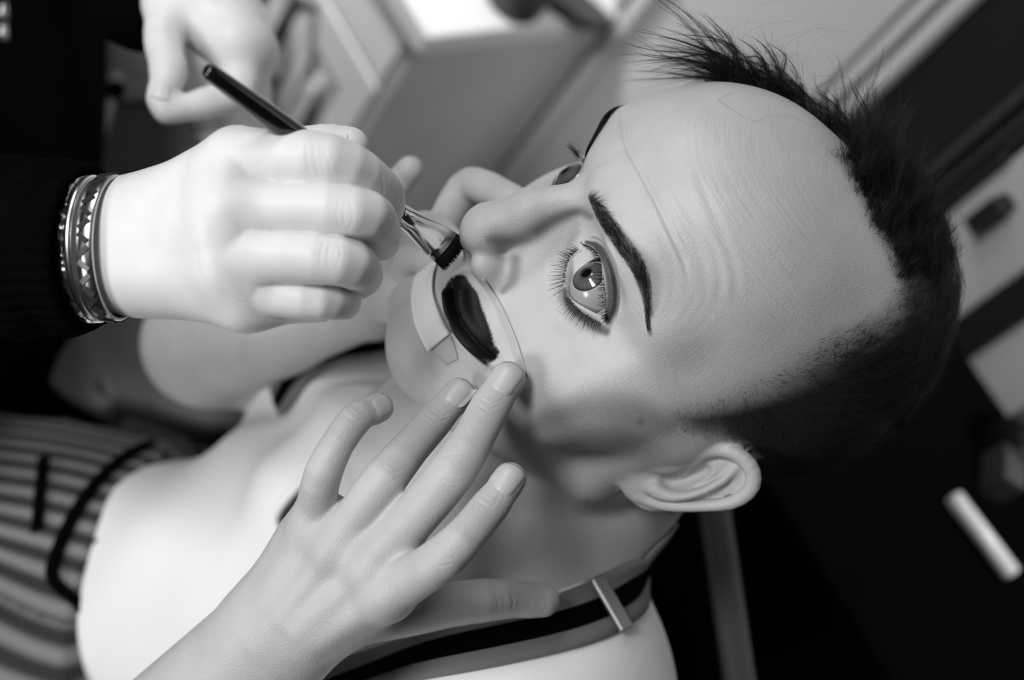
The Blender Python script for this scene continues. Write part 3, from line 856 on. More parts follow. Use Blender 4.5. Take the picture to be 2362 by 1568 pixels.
def nail(parent, bv, js, r, length, width, m, name='fingernail', base=.30, ref=None, tip_over=.0006):
    """curved nail plate on the last joint: js = (last joint, tip centre) in mm; the back of the finger faces the camera unless ref is given"""
    a, t = np.asarray(js[0])/1000, np.asarray(js[1])/1000
    ax = t-a; Lb = np.linalg.norm(ax); ax /= Lb
    upv = -t/np.linalg.norm(t) if ref is None else np.asarray(ref, float)
    upv = upv-ax*(upv@ax); upv /= np.linalg.norm(upv); sd = np.cross(ax, upv)
    nu, nv = 12, 11
    V = []
    for i in range(nu):
        u = i/(nu-1)
        for j in range(nv):
            v = -1+2*j/(nv-1)
            inset = 1-(abs(v)**4)*.35*(1-u)
            q = t + ax*((u-.72)*length*inset + (1-v*v)*u*.0012) + sd*(v*width/2*(1-.10*(1-u))) + upv*.03
            h = bv.ray_cast(Vector(q), Vector(-upv))
            if h[0] is None: return None
            w_ = np.array(h[0]); g = (w_-(q-upv*.03))@upv
            if g > r/1000+.0025: w_ = w_-upv*(g-r/1000)          # the ray met a neighbouring finger
            V.append(w_)
    V = np.array(V).reshape(nu, nv, 3)
    lift = np.full((nu, nv), .0005); lift[0] = -.0005; lift[1] = .0001; lift[:, 0] = -.0005; lift[:, -1] = -.0005; lift[-1] = .0004
    V = V + upv*lift[..., None]
    V = V.reshape(-1, 3)
    F = [(i*nv+j, i*nv+j+1, (i+1)*nv+j+1, (i+1)*nv+j) for i in range(nu-1) for j in range(nv-1)]
    o = link_mesh(name, V, np.array(F), m, parent, world=False)
    md = o.modifiers.new('thick', 'SOLIDIFY'); md.thickness = .0004; md.offset = -1
    return o
# ================================================================ shared helpers for the build
def skin_mat(name, col, bump=.4, fine=1100):
    m = mat(name, col, .46, .38, sss=.14, sss_r=.002)
    nt, N, L, b = nodes(m)
    at = N.new('ShaderNodeAttribute'); at.attribute_name = 'paint'
    tc = N.new('ShaderNodeTexCoord'); nz = N.new('ShaderNodeTexNoise'); nz.inputs['Scale'].default_value = 60; nz.inputs['Detail'].default_value = 5
    mr = N.new('ShaderNodeMapRange'); mr.inputs[1].default_value = .25; mr.inputs[2].default_value = .75
    mr.inputs[3].default_value = col*.93; mr.inputs[4].default_value = col*1.06
    ml = N.new('ShaderNodeMath'); ml.operation = 'MULTIPLY'
    L.new(tc.outputs['Object'], nz.inputs['Vector']); L.new(nz.outputs['Fac'], mr.inputs[0])
    L.new(mr.outputs[0], ml.inputs[0]); L.new(at.outputs['Fac'], ml.inputs[1]); L.new(ml.outputs[0], b.inputs['Base Color'])
    n2 = N.new('ShaderNodeTexNoise'); n2.inputs['Scale'].default_value = fine; n2.inputs['Detail'].default_value = 4
    hco = N.new('ShaderNodeAttribute'); hco.attribute_name = 'hco'; hm_ = N.new('ShaderNodeAttribute'); hm_.attribute_name = 'lines'   # fine lines across the forehead
    n3 = N.new('ShaderNodeTexNoise'); n3.inputs['Scale'].default_value = 1; n3.inputs['Detail'].default_value = 2; L.new(hco.outputs['Vector'], n3.inputs['Vector'])
    ma = N.new('ShaderNodeMath'); ma.operation = 'MULTIPLY_ADD'; L.new(n3.outputs['Fac'], ma.inputs[0]); L.new(hm_.outputs['Fac'], ma.inputs[1])
    bp = N.new('ShaderNodeBump'); bp.inputs['Strength'].default_value = bump; bp.inputs['Distance'].default_value = .0006
    L.new(tc.outputs['Object'], n2.inputs['Vector']); L.new(n2.outputs['Fac'], ma.inputs[2]); L.new(ma.outputs[0], bp.inputs['Height']); L.new(bp.outputs[0], b.inputs['Normal'])
    return m
def creases(V, F, lines, depth=.00035, width=3.2):
    """fine skin folds along lines seen in the photo, cut on the side that faces the camera"""
    N_ = vnormals(V, F); U = proj(V); fr = (N_*(-V)).sum(1) > 0; D = np.zeros(len(V))
    for pl in lines:
        p = catmull(np.array(pl, float), 12)
        i = np.where(fr & (U[:, 0] > p[:, 0].min()-20) & (U[:, 0] < p[:, 0].max()+20) & (U[:, 1] > p[:, 1].min()-20) & (U[:, 1] < p[:, 1].max()+20))[0]
        if not len(i): continue
        e, t, s = seg_dist(U[i], p); x = e/width
        D[i] += (-np.exp(-x*x)+.5*np.exp(-((x-2.2)/1.0)**2))*depth*sstep(0, .2, t)*sstep(0, .2, 1-t)
    return V+N_*D[:, None]
def patch(bv, L_, R_, nu, nv, lift, m, name, parent, thick=.0006):
    """a strip stuck on the skin, ruled between two edges seen in the photo"""
    A = catmull(np.array(L_, float), nu); B = catmull(np.array(R_, float), nu)
    G = np.full((nu, nv, 3), np.nan)
    for i in range(nu):
        for j in range(nv):
            q = A[i]*(1-j/(nv-1))+B[i]*j/(nv-1)
            r, n = cast(bv, *q)
            if r is not None: G[i, j] = r+n*(lift if np.isscalar(lift) else lift[0]+(lift[1]-lift[0])*j/(nv-1))
    for i in range(nu):
        ok = ~np.isnan(G[i, :, 0])
        for j in np.where(~ok)[0]:
            k = np.where(ok)[0]
            if len(k): 
                k = k[np.abs(k-j).argmin()]; q = A[i]*(1-j/(nv-1))+B[i]*j/(nv-1); G[i, j] = P(q[0], q[1], -G[i, k, 2])
    for i in range(nu):
        if np.isnan(G[i]).any(): G[i] = G[i-1]
    for _ in range(4):
        W = G.copy(); W[1:-1] = (G[:-2]+2*G[1:-1]+G[2:])/4; W[:, 1:-1] = (W[:, :-2]+2*W[:, 1:-1]+W[:, 2:])/4; G = W
    F = [(i*nv+j, i*nv+j+1, (i+1)*nv+j+1, (i+1)*nv+j) for i in range(nu-1) for j in range(nv-1)]
    o = link_mesh(name, G.reshape(-1, 3), np.array(F), m, parent, world=False)
    md = o.modifiers.new('thick', 'SOLIDIFY'); md.thickness = thick; md.offset = 1
    return o
def nearest(bv, p):
    h = bv.find_nearest(Vector(p)); return np.array(h[0]), np.array(h[1])
def ribbon(bv, pts, hw, lift, m, name, parent, n=60, nv=7, thick=.0012, off=0.):
    """a band lying on a surface: pts camera-frame centre points, hw half width, off sideways offset"""
    c = catmull(np.array(pts), n)
    S = [nearest(bv, q) for q in c]
    c = np.array([s[0] for s in S]); nn = np.array([s[1] for s in S])
    for _ in range(6):
        c[1:-1] = (c[:-2]+2*c[1:-1]+c[2:])/4; nn[1:-1] = (nn[:-2]+2*nn[1:-1]+nn[2:])/4
    nn /= np.linalg.norm(nn, axis=1)[:, None]
    T = np.gradient(c, axis=0); T /= np.linalg.norm(T, axis=1)[:, None]; W = np.cross(T, nn); W /= np.linalg.norm(W, axis=1)[:, None]
    V = []
    for i in range(n):
        for j in range(nv):
            q = c[i]+W[i]*(off+hw*(-1+2*j/(nv-1)))
            hit = bv.ray_cast(Vector(q+nn[i]*.03), Vector(-nn[i]), .06)
            r = np.array(hit[0]) if hit[0] is not None else nearest(bv, q)[0]; h = (r-q)@nn[i]
            V.append(q+nn[i]*(h+lift))
    V = np.array(V).reshape(n, nv, 3)
    for _ in range(5): V[1:-1] = (V[:-2]+2*V[1:-1]+V[2:])/4
    F = [(i*nv+j, i*nv+j+1, (i+1)*nv+j+1, (i+1)*nv+j) for i in range(n-1) for j in range(nv-1)]
    o = link_mesh(name, V.reshape(-1, 3), np.array(F), m, parent, world=False)
    md = o.modifiers.new('thick', 'SOLIDIFY'); md.thickness = thick; md.offset = 0
    return o, c, nn, W
def cat_mesh(*parts):
    V = []; F = []; n = 0
    for v, f in parts: V.append(v); F.append(f+n); n += len(v)
    return np.concatenate(V), np.concatenate(F)

# ================================================================ the room
M_WALL = mat('wall_paint', .52, .7); noise_bump(M_WALL, 60, .05, .001)
M_CAB = mat('cabinet_paint', .8, .42); noise_bump(M_CAB, 40, .04, .001)
M_CABSIDE = mat('cabinet_end_panel', .27, .5); noise_col(M_CABSIDE, 3.5, .38, .5, 2)
M_TOP = mat('worktop_white', .62, .35)
M_STEEL = mat('brushed_steel', .35, .32, metal=1)
M_DARKWOOD = mat('dark_door', .012, .6, .2); noise_col(M_DARKWOOD, 4, .008, .018, 3, (1, 1, .2))
M_TRIM = mat('trim_paint', .58, .45)
M_TRIMD = mat('trim_dark', .06, .6)  # dark strips beside the pale trims
M_FLOOR = mat('dark_floor', .006, .6, .2); noise_col(M_FLOOR, 6, .004, .009, 3)
def ray_plane(px, py, n, c):         # world point where a photo position meets a plane n.x = c
    d = cw(P(px, py, 1.))-CAM; return CAM + d*((c-n@CAM)/(n@d))
EX, EY, EZ = np.eye(3)
# kitchen unit: its near top corner
TOPZ = .86
dC = cw(P(1000, 62, 1.))-CAM; CC_ = CAM + dC*((TOPZ-CAM[2])/dC[2])
XB = ray_plane(1392, 78, EY, CC_[1])[0]                # back of the unit = wall plane
def wx(px, py): return ray_plane(px, py, EX, XB)        # point on the back wall
def slab(name, x0, x1, y0, y1, z0, z1, m, parent=None, bev=.002):
    c = np.array([(x0+x1)/2, (y0+y1)/2, (z0+z1)/2]); V, F = box(c, np.eye(3), np.array([x1-x0, y1-y0, z1-z0])/2)
    o = link_mesh(name, V, F, m, parent, smooth=False)
    if bev: bevel(o, bev)
    return o
floor = slab('floor', -1.6, XB+.1, -2.4, 2.6, -.06, 0, M_FLOOR, bev=0); tag(floor, kind='structure')
# strips of the back wall (door frame, dark door, pale doors) at their places along the wall
YW = lambda px, py: wx(px, py)[1]
y_tr0, y_tr1 = YW(1418, 30), YW(1462, 0)
def strip(name, pa, pb, m, z1=2.4, proud=.02, parent=None, kind='structure'):
    ya, yb = YW(*pa), YW(*pb); lo, hi = min(ya, yb), max(ya, yb)
    o = slab(name, XB-proud, XB+.06, lo, hi, 0, z1, m, parent, bev=.003)
    if parent is None: tag(o, kind=kind)
    return o
ya = YW(1462, 0)
wall = slab('wall_back', XB, XB+.08, YW(2110, 0), 2.6, 0, 2.5, M_WALL, bev=0); tag(wall, kind='structure')
strip('trim_1', (1424, 30), (1452, 14), M_TRIM, proud=.022)
strip('trim_2', (1452, 14), (1472, 4), M_TRIMD, proud=.006)
strip('trim_3', (1472, 4), (1520, 0), M_TRIM, proud=.016)
strip('trim_4', (2106, 0), (2150, 0), M_TRIMD, proud=.01)
strip('trim_5', (2150, 0), (2200, 0), M_TRIM, proud=.03)
strip('trim_6', (2200, 0), (2230, 0), mat('trim_groove', .2, .5), proud=.018)
strip('trim_7', (2230, 0), (2280, 0), M_TRIM, proud=.035)
door = strip('door_1', (2280, 0), (2250, 440), M_DARKWOOD, proud=.015)
M_DOORP = mat('dark_door_moulding', .05, .4)
for a, b in (((2362, 215), (2362, 245)), ((2362, 282), (2362, 300)), ((2362, 318), (2362, 332))):
    strip('moulding', a, b, M_DOORP, proud=.024, parent=door)
w2 = strip('wall_right', (2250, 440), (2362, 2400), M_WALL, z1=2.5, proud=.004)
# pale cupboard doors beyond the man's head, with a dark post between
M_PALE = mat('pale_cupboard', .5, .5)
cup = empty('cupboard', np.array([XB-.02, YW(2300, 700), 0])); tag(cup, 'pale cupboard with a dark upright post behind the back of the man\'s head', 'cupboard')
for pa, pb, m in (((2262, 447), (2362, 640), M_PALE), ((2362, 745), (2362, 1020), M_PALE)):
    ya, yb = sorted((YW(*pa), YW(*pb)))
    slab('door', XB-.035, XB-.004, ya, yb, .12, 1.9, m, cup, bev=.004)
ya, yb = sorted((YW(2362, 640), YW(2362, 745)))
slab('post', XB-.05, XB-.004, ya, yb, .0, 1.9, M_DARKWOOD, cup, bev=.004)
h = wx(2228, 905); slab('handle', XB-.045, XB-.03, h[1]-.005, h[1]+.005, h[2]-.02, h[2]+.02, mat('handle_grey', .12, .5), cup)
h = wx(2345, 470); slab('handle', XB-.06, XB-.03, h[1]-.008, h[1]+.008, h[2]-.018, h[2]+.018, M_DARKWOOD, cup)
h = wx(2275, 420); slab('handle', XB-.045, XB-.03, h[1]-.006, h[1]+.006, h[2]-.05, h[2]+.05, M_DARKWOOD, cup)
# kitchen unit
unit = empty('kitchen_unit', np.array([CC_[0], CC_[1], 0])); tag(unit, 'white kitchen base unit with steel bar handles and a grey end panel', 'cabinet')
x0, y0 = CC_[0], CC_[1]
def front_pt(px, py): return ray_plane(px, py, EX, x0)
zr = front_pt(800, 80)[2]                              # joint between drawer rail and doors
y_m = (front_pt(628, 60)[1]+front_pt(684, 108)[1])/2
slab('body', x0+.02, XB-.005, y0+.018, y0+1.25, .1, TOPZ-.03, M_CAB, unit)
slab('end_panel', x0+.002, XB-.002, y0, y0+.018, 0, TOPZ-.03, M_CABSIDE, unit)
slab('drawer', x0, x0+.02, y0+.02, y0+1.25, zr+.002, TOPZ-.035, M_CAB, unit)
for a, b in ((y0+.02, y_m-.002), (y_m+.002, y0+1.25)):
    d = slab('door', x0, x0+.02, a, b, .12, zr-.003, M_CAB, unit)
    f = .055
    V = []
    # raised centre panel with sloped edges
    for z_, g in ((0, f+.004), (.0005, f+.012), (.008, f+.03)):
        V += [(x0-z_, a+g, .12+g), (x0-z_, b-g, .12+g), (x0-z_, b-g, zr-.003-g), (x0-z_, a+g, zr-.003-g)]
    F = []
    for r in (0, 1):
        for j in range(4): F.append((r*4+j, r*4+(j+1) % 4, r*4+4+(j+1) % 4, r*4+4+j))
    F.append((8, 9, 10, 11))
    V = [np.array(v)-[.0015, 0, 0] for v in V]
    link_mesh('panel', V, F, M_CAB, d, smooth=False)
    groove_shade = slab('panel_groove_shade', x0-.0008, x0+.001, a+f-.008, b-f+.008, .12+f-.008, zr-.003-f+.008, mat('panel_shadow', .42, .5), d, bev=0)  # thin grey slab paints the shade of a groove round the panel
for px, py in ((628, 52), (684, 102)):
    hp = front_pt(px, py); c = hp.copy()
    V, F = tube([[x0-.028, c[1], c[2]-.075], [x0-.03, c[1], c[2]-.03], [x0-.03, c[1], c[2]+.03], [x0-.028, c[1], c[2]+.075]], .007, 10)
    ps = [tube([[x0, c[1], c[2]+s*.06], [x0-.03, c[1], c[2]+s*.06]], .005, 8) for s in (-1, 1)]
    V, F = join((V, F), *ps); link_mesh('handle', V, F, mat('handle_dark', .03, .4), unit)
wt = slab('worktop', x0-.012, XB-.001, y0-.012, y0+1.25, TOPZ-.03, TOPZ, M_TOP, None, bev=.004); tag(wt, 'white worktop slab lying on the kitchen unit', 'worktop')
# a dark serving board with a long tip and a dark pot on the worktop
M_BOARD = mat('dark_board', .045, .5)
def top_pt(px, py):
    d = cw(P(px, py, 1.))-CAM; return CAM + d*((TOPZ-CAM[2])/d[2])
ol = [(1225,-14),(1262,22),(1300,50),(1345,72),(1402,78),(1384,52),(1352,22),(1318,-4),(1290,-34),(1250,-44)]
pts = np.array([top_pt(*q) for q in ol]); n = len(pts)
pts = catmull(np.concatenate([pts, pts[:1]]), 41)[:-1]; n = len(pts)
V = np.concatenate([pts+[0, 0, .001], pts+[0, 0, .016]]); F = [tuple(range(n))[::-1], tuple(range(n, 2*n))]+[(i, (i+1) % n, n+(i+1) % n, n+i) for i in range(n)]
b = link_mesh('leaf_dish', V, F, M_BOARD, smooth=False); bevel(b, .004); tag(b, 'dark leaf shaped dish lying on the white worktop', 'dish')
c = top_pt(1180, 6)
V, F = tube([c+[0, 0, .0005], c+[0, 0, .004], c+[0, 0, .07], c+[0, 0, .075]], [.028, .032, .034, .030], 24)
b = link_mesh('dark_pot', V, F, M_BOARD); tag(b, 'small dark pot on the white worktop beside the leaf dish', 'pot')

# grey bag and black box standing behind the artist's hands
M_BAG = mat('bag_canvas', .13, .8); noise_bump(M_BAG, 300, .3, .001)
M_BAGL = mat('bag_trim', .22, .7)
M_BLACK = mat('black_cloth', .0015, .9, .03)
def quad_slab(name, pxs, d, thick, m, parent=None):
    """a flat thing facing the camera obliquely: corner positions each with its own distance, given real thickness"""
    A = np.array([P(x, y, dd) for (x, y), dd in zip(pxs, d)])
    nrm = np.cross(A[1]-A[0], A[2]-A[0]); nrm /= np.linalg.norm(nrm)
    if nrm[2] < 0: nrm = -nrm
    n = len(A); V = np.concatenate([A, A-nrm*thick])
    F = [tuple(range(n)), tuple(range(n, 2*n))[::-1]]+[(i, n+i, n+(i+1) % n, (i+1) % n) for i in range(n)]
    o = link_mesh(name, V, F, m, parent, smooth=False, world=False)
    return bevel(o, .006, 3)
bag = empty('shoulder_bag', PWD(330, 390, 1.12)); tag(bag, 'grey canvas shoulder bag with a paler strap hanging behind the artist\'s fingers', 'bag')
quad_slab('bag_body', [(150, 420), (215, 215), (470, 205), (560, 420)], (1.14, 1.15, 1.16, 1.15), .04, mat('bag_body', .05, .8), bag)
quad_slab('bag_flap', [(235, 235), (245, 60), (305, 0), (420, 0), (480, 235)], (1.13, 1.13, 1.13, 1.13, 1.13), .008, M_BAG, bag)
quad_slab('bag_band', [(262, 232), (268, 180), (400, 186), (402, 232)], (1.115, 1.115, 1.115, 1.115), .012, M_BAGL, bag)
V, F = tube([P(176, 420, 1.10), P(205, 330, 1.10), P(238, 235, 1.105), P(272, 168, 1.11)], [.012, .012, .010, .007], 10); link_mesh('strap', V, F, M_BAGL, bag, world=False)
V, F = tube([P(262, 212, 1.105), P(270, 205, 1.095)], .008, 14); link_mesh('buckle', V, F, M_BLACK, bag, world=False)

# ================================================================ chair
M_CHAIR = mat('chair_wood', .05, .45); noise_col(M_CHAIR, 9, .028, .05, 3, (1, 1, 4))
M_CHAIRB = mat('chair_black', .0015, .9, .03)
chair = empty('armchair', PWD(700, 1400, 1.05)); tag(chair, 'dark armchair with a curved wooden arm and top rail under the seated man', 'chair')
arm = catmull([P(195, 930, .96), P(225, 862, .955), P(275, 838, .95), P(350, 848, .94), P(430, 876, .93), P(545, 920, .92), P(640, 952, .92), P(800, 1010, .93)], 40)
sd = RW.T@EZ; 
V, F = tube(arm, [.012]*40, 14, flat=(H2C, 3.2)); link_mesh('armrest', V, F, M_CHAIR, chair, world=False)
V, F = tube([P(200, 930, .965), P(215, 1100, 1.1), P(215, 1250, 1.28)], .014, 10); link_mesh('arm_post', V, F, M_CHAIRB, chair, world=False)
quad_slab('top_rail', [(1602, 1060), (1672, 1060), (1760, 1640), (1686, 1640)], (.800, .800, .700, .700), .018, M_CHAIR, chair)
quad_slab('back_panel', [(1150, 1020), (1612, 1060), (1692, 1640), (1200, 1700)], (1.02, .83, .735, .93), .03, M_CHAIRB, chair)
quad_slab('seat', [(-150, 1300), (600, 930), (1300, 1100), (700, 1750)], (1.12, 1.12, 1.02, .99), .05, M_CHAIRB, chair)

# black table at the right with a bright metal tube and small things
tabz = 1.0
def tp(px, py, z):
    d = cw(P(px, py, 1.))-CAM; return CAM+d*((z-CAM[2])/d[2])
t0 = tp(2300, 1230, tabz)
tab = empty('side_table', np.array([t0[0], t0[1], 0])); tag(tab, 'black side table at the right edge under the bright metal tube', 'table')
tx0, tx1, ty0, ty1 = .70, XB-.058, t0[1]-.75, tp(2190, 950, tabz)[1]+.17
slab('tabletop', tx0, tx1, ty0, ty1, tabz-.03, tabz, mat('table_black', .0015, .9, .03), tab, bev=.004)
slab('front_panel', tx0+.005, tx0+.025, ty0+.01, ty1-.01, .02, tabz-.03, M_CHAIRB, tab, bev=.002)
for sx in (tx0+.05, tx1-.03):
    for sy in (ty0+.03, ty1-.03):
        slab('leg', sx-.02, sx+.02, sy-.02, sy+.02, 0, tabz-.03, M_CHAIRB, tab)
a, b_ = tp(2196, 1142, tabz+.008), tp(2336, 1326, tabz+.008)
V, F = tube([a, a+(b_-a)*.02, a+(b_-a)*.98, b_], [.004, .0075, .0075, .004], 16); o = link_mesh('metal_tube', V, F, mat('tube_glint_white', .9, .25, metal=0)); tag(o, 'metal tube lying on the black side table, its bright reflection painted white', 'tube')  # white base colour stands in for the reflection along the tube
c = tp(2346, 1040, tabz)-[.02, 0, 0]
V, F = tube([c, c+[0, 0, .003], c+[0, 0, .055], c+[0, 0, .058]], [.026, .028, .028, .026], 20); o = link_mesh('steel_pot', V, F, M_STEEL); tag(o, 'small steel pot on the black side table', 'pot')
c = tp(2262, 1100, tabz)
V, F = box(c+[.02, 0, .0125], np.array([[.8, .6, 0], [-.6, .8, 0], [0, 0, 1]]), (.030, .012, .016)); o = link_mesh('small_box', V, F, mat('grey_box', .05, .6), smooth=False); bevel(o, .003); tag(o, 'small grey box on the black side table beside the metal tube', 'box')
# ================================================================ the seated man
M_SKIN = skin_mat('skin_face', .49); M_SKINH = skin_mat('skin_hand', .66)
nt, N, L, b = nodes(M_SKIN)                                  # glossy black paint on the lips
at = N.new('ShaderNodeAttribute'); at.attribute_name = 'lip'
mr = N.new('ShaderNodeMapRange'); mr.inputs[3].default_value = .46; mr.inputs[4].default_value = .42; L.new(at.outputs['Fac'], mr.inputs[0]); L.new(mr.outputs[0], b.inputs['Roughness'])
m3 = N.new('ShaderNodeMath'); m3.operation = 'MULTIPLY_ADD'; m3.inputs[1].default_value = -.24; m3.inputs[2].default_value = .38; L.new(at.outputs['Fac'], m3.inputs[0]); L.new(m3.outputs[0], b.inputs['Specular IOR Level'])
m2 = N.new('ShaderNodeMath'); m2.operation = 'MULTIPLY_ADD'; m2.inputs[1].default_value = -.14; m2.inputs[2].default_value = .14; L.new(at.outputs['Fac'], m2.inputs[0]); L.new(m2.outputs[0], b.inputs['Subsurface Weight'])
man = empty('person', cw(P(330, 1450, .88))*[1, 1, 0])
tag(man, 'person in a white shirt and dark suspenders having black make-up painted round the mouth', 'person')
LHV, LHF = hand_mesh(lhand_sdf, LH, .65*DETAIL)
LHV = creases(LHV, LHF, [
 [(1012,1058),(1045,1046),(1082,1052),(1096,1066)], [(1000,1086),(1025,1110),(1070,1114)], [(1008,1075),(1030,1092),(1075,1096)], [(1010,1100),(1035,1122),(1062,1122)],
 [(1097,930),(1125,946),(1165,925)], [(1106,918),(1133,932),(1168,914)], [(974,950),(1010,972),(1034,964)], [(985,940),(1018,958),(1040,950)],
 [(880,1070),(905,1088),(935,1080)], [(868,1090),(895,1110),(925,1100)], [(1097,1150),(1128,1170),(1156,1143)], [(1105,1140),(1135,1156),(1160,1132)],
 [(996,1276),(1012,1304),(1046,1300)], [(1005,1262),(1026,1288),(1056,1282)], [(893,1340),(900,1370),(926,1398)], [(880,1352),(890,1378),(915,1402)], [(908,1345),(918,1372),(945,1390)],
 [(790,950),(815,972),(842,962)], [(800,940),(824,958),(850,948)], [(1140,1366),(1150,1392),(1146,1410)], [(1175,1364),(1184,1386),(1180,1406)]], .00017, 2.4)
FHV, FHF = hand_mesh(fhand_sdf, FH, 1.3*DETAIL, pad=50)
def torso_core(p, grow=0.):
    a, c = J(330,1450,.885), J(1050,1330,.755)
    d = cap(p, a, c, 104+grow, 112+grow)
    ph = c2hm(p)
    d = smin(d, cap(ph, (23, -47, -101), (148, -34, -142), 40+grow*1.9, 42+grow*1.9), 45)
    d = smin(d, cap(p, c, J(810,838,.84), 75+grow, 52+grow), 45)            # far shoulder
    d = smin(d, ell(p, J(880,1230,.70), (62+grow, 70+grow, 52+grow)), 40)    # breast
    return d
def c2hm(p): return (((p.astype(np.float64)/1000-HT) @ HR)*[1, -1, 1]*1000).astype(f32)
TLO, THI = J(-250,1000,.9)*[1, 0, 0]+np.array([-60, -380, -1060]), np.array([190, 60, -540.])
TV, TF = surface(lambda p: torso_core(p, -4.), [-420, -360, -1030], [190, 60, -560], 3.0)
TV = TV/1000
BV, BF = cat_mesh((Vc, Fh), (LHV, LHF), (FHV, FHF), (TV, TF))
body = link_mesh('body', BV, BF, M_SKIN, man, world=False)
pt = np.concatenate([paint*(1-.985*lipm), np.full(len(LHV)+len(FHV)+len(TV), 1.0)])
set_attr(body, 'paint', pt); set_attr(body, 'lip', np.concatenate([lipm, np.zeros(len(pt)-len(lipm))]))
ln_ = np.zeros(len(pt)); ln_[:len(Vc)] = 1.0*sstep(30, 45, Vh[:, 2])*sstep(20, 45, Vh[:, 1])+1.0*sstep(20, 45, Vh[:, 0])*sstep(-10, 10, Vh[:, 1])*(Vh[:, 2] > 0)
set_attr(body, 'lines', ln_*(1-.9*np.concatenate([hm, np.zeros(len(pt)-len(Vc))])))
hc = np.zeros((len(pt), 3)); hc[:len(Vc)] = (Vh + np.stack([0*Vh[:, 0], 0*Vh[:, 0], 3*np.sin(Vh[:, 0]/17)], 1))*[.03, .03, .75]
a_ = body.data.attributes.new('hco', 'FLOAT_VECTOR', 'POINT'); a_.data.foreach_set('vector', hc.astype(np.float32).ravel())
build_eyes(man); build_brow_and_lash(man); build_hair(man)
M_NAIL = mat('nail', .50, .36, .4, sss=.2, sss_r=.001)
bvl = make_bvh(LHV, LHF)
for k, r, ln, wd_ in (('index', 6.6, .0130, .0106), ('middle', 7.4, .0145, .0114), ('ring', 7.0, .0135, .0110), ('pinky', 6.1, .0095, .0095)):
    nail(man, bvl, LH[k][2:], r, ln, wd_, M_NAIL)
# tape below the lip and thin film on the cheek
M_TAPE = mat('white_tape', .80, .75); noise_bump(M_TAPE, 500, .35, .0008)
M_FILM = mat('film', .44, .5, .3, sss=.2, sss_r=.001)
patch(bv1, [(1009,600),(975,622),(958,655),(953,700),(962,757),(988,812)], [(1013,606),(1005,640),(1005,680),(1015,716),(1028,748),(1041,770)], 34, 9, .0022, M_TAPE, 'tape', man, .0009)
patch(bv1, [(992,806),(1012,822),(1030,842)], [(1040,774),(1050,798),(1058,828)], 14, 7, .0006, M_FILM, 'tape', man, .0003)
patch(bv1, [(1104,648),(1122,690),(1140,740),(1156,786),(1166,812),(1182,842)], [(1116,640),(1146,684),(1172,734),(1195,790),(1210,838),(1217,864)], 34, 8, (-.0006, .0008), M_FILM, 'film', man, .0003)
# ---- shirt
M_SHIRT = mat('white_shirt', .84, .85, .2, sss=.05); noise_bump(M_SHIRT, 1500, .15, .0005)
def folds(p):
    q = p/1000
    return (3.2*np.sin(q[:, 0]*38+q[:, 1]*95+2*np.sin(q[:, 1]*21))*np.exp(-((q[:, 1]+.05)/.10)**2) + 2.0*np.sin(q[:, 0]*70-q[:, 1]*44+q[:, 2]*30)).astype(f32)
def shirt_sdf(p):
    d = torso_core(p, 3.)
    d = smin(d, cap(p, J(1290,1640,.655), J(560,2050,.60), 62, 48), 40)        # near sleeve (out of view)
    d = smin(d, cap(p, J(800,855,.85), J(708,845,.85), 50, 47), 20)            # far sleeve
    return d + folds(p)*.85
SV, SF = surface(shirt_sdf, [-430, -420, -1040], [210, 70, -540], 2.4)
SV = smooth_mesh(SV, SF, 3)/1000
bvs = make_bvh(SV, SF); bvu = make_bvh(*cat_mesh((SV, SF), (Vc, Fh)))
NECK = [(985,890),(955,912),(890,962),(830,1010),(775,1050),(728,1082),(668,1140),(634,1192),(645,1240),(690,1310),(790,1385),(920,1432),(1040,1432),(1200,1402),(1350,1350),(1440,1292),(1488,1235),(1530,1120),(1700,1000),(1300,700)]
cu = proj(SV)[SF].mean(1); cz = SV[SF][:, :, 2].mean(1)
cutx = in_poly(cu, NECK) & (vnormals(SV, SF)[SF].mean(1)*(-SV[SF].mean(1))).sum(1).__gt__(0)
shirt = link_mesh('shirt', SV, SF[~cutx], M_SHIRT, man, world=False)
md = shirt.modifiers.new('thick', 'SOLIDIFY'); md.thickness = .0016
col_pts = [q[0] for q in (cast(bvs, *p) for p in catmull(np.array(NECK[:17], float), 60)) if q[0] is not None]
V, F = tube(catmull(np.array(col_pts), 80), .0028, 8); link_mesh('collar', V, F, M_SHIRT, man, world=False)
# ---- suspenders
M_STRAP = mat('suspender_grey', .17, .8); noise_bump(M_STRAP, 1400, .5, .0008)
M_STRAPB = mat('suspender_black', .0015, .9, .03)
ctr = [(640,1640,.62),(860,1556,.62),(1050,1497,.62),(1300,1440,.62),(1430,1380,.61),(1478,1322,.61)]
pts = []
for x, y, d in ctr:
    r, n = cast(bvu, x, y); pts.append(r if r is not None else P(x, y, d))
pts += [P(1498, 1262, .645), P(1488, 1242, .675), P(1470, 1232, .71)]                 # over the shoulder and down the back
st, c_, n_, w_ = ribbon(bvu, pts, .0135, .0022, M_STRAP, 'suspender', man)
ribbon(bvu, pts, .0048, .0034, M_STRAPB, 'suspender_stripe', st, thick=.001)
ix = int(np.argmin(np.linalg.norm(proj(c_)-[1410, 1415], axis=1)))
ax = np.stack([w_[ix], np.cross(n_[ix], w_[ix]), n_[ix]])
ax[0] = P(1425, 1478, -c_[ix][2])-P(1392, 1355, -c_[ix][2]); ax[0] -= ax[2]*(ax[0]@ax[2]); ln = np.linalg.norm(ax[0]); ax[0] /= ln; ax[1] = np.cross(ax[2], ax[0])
V, F = box(c_[ix]+n_[ix]*.0052, ax, (.0142, .0043, .0016)); o = link_mesh('slide_clip', V, F, mat('clip_steel', .30, .4, metal=.8), st, smooth=False, world=False); bevel(o, .0012, 3)
fp = []
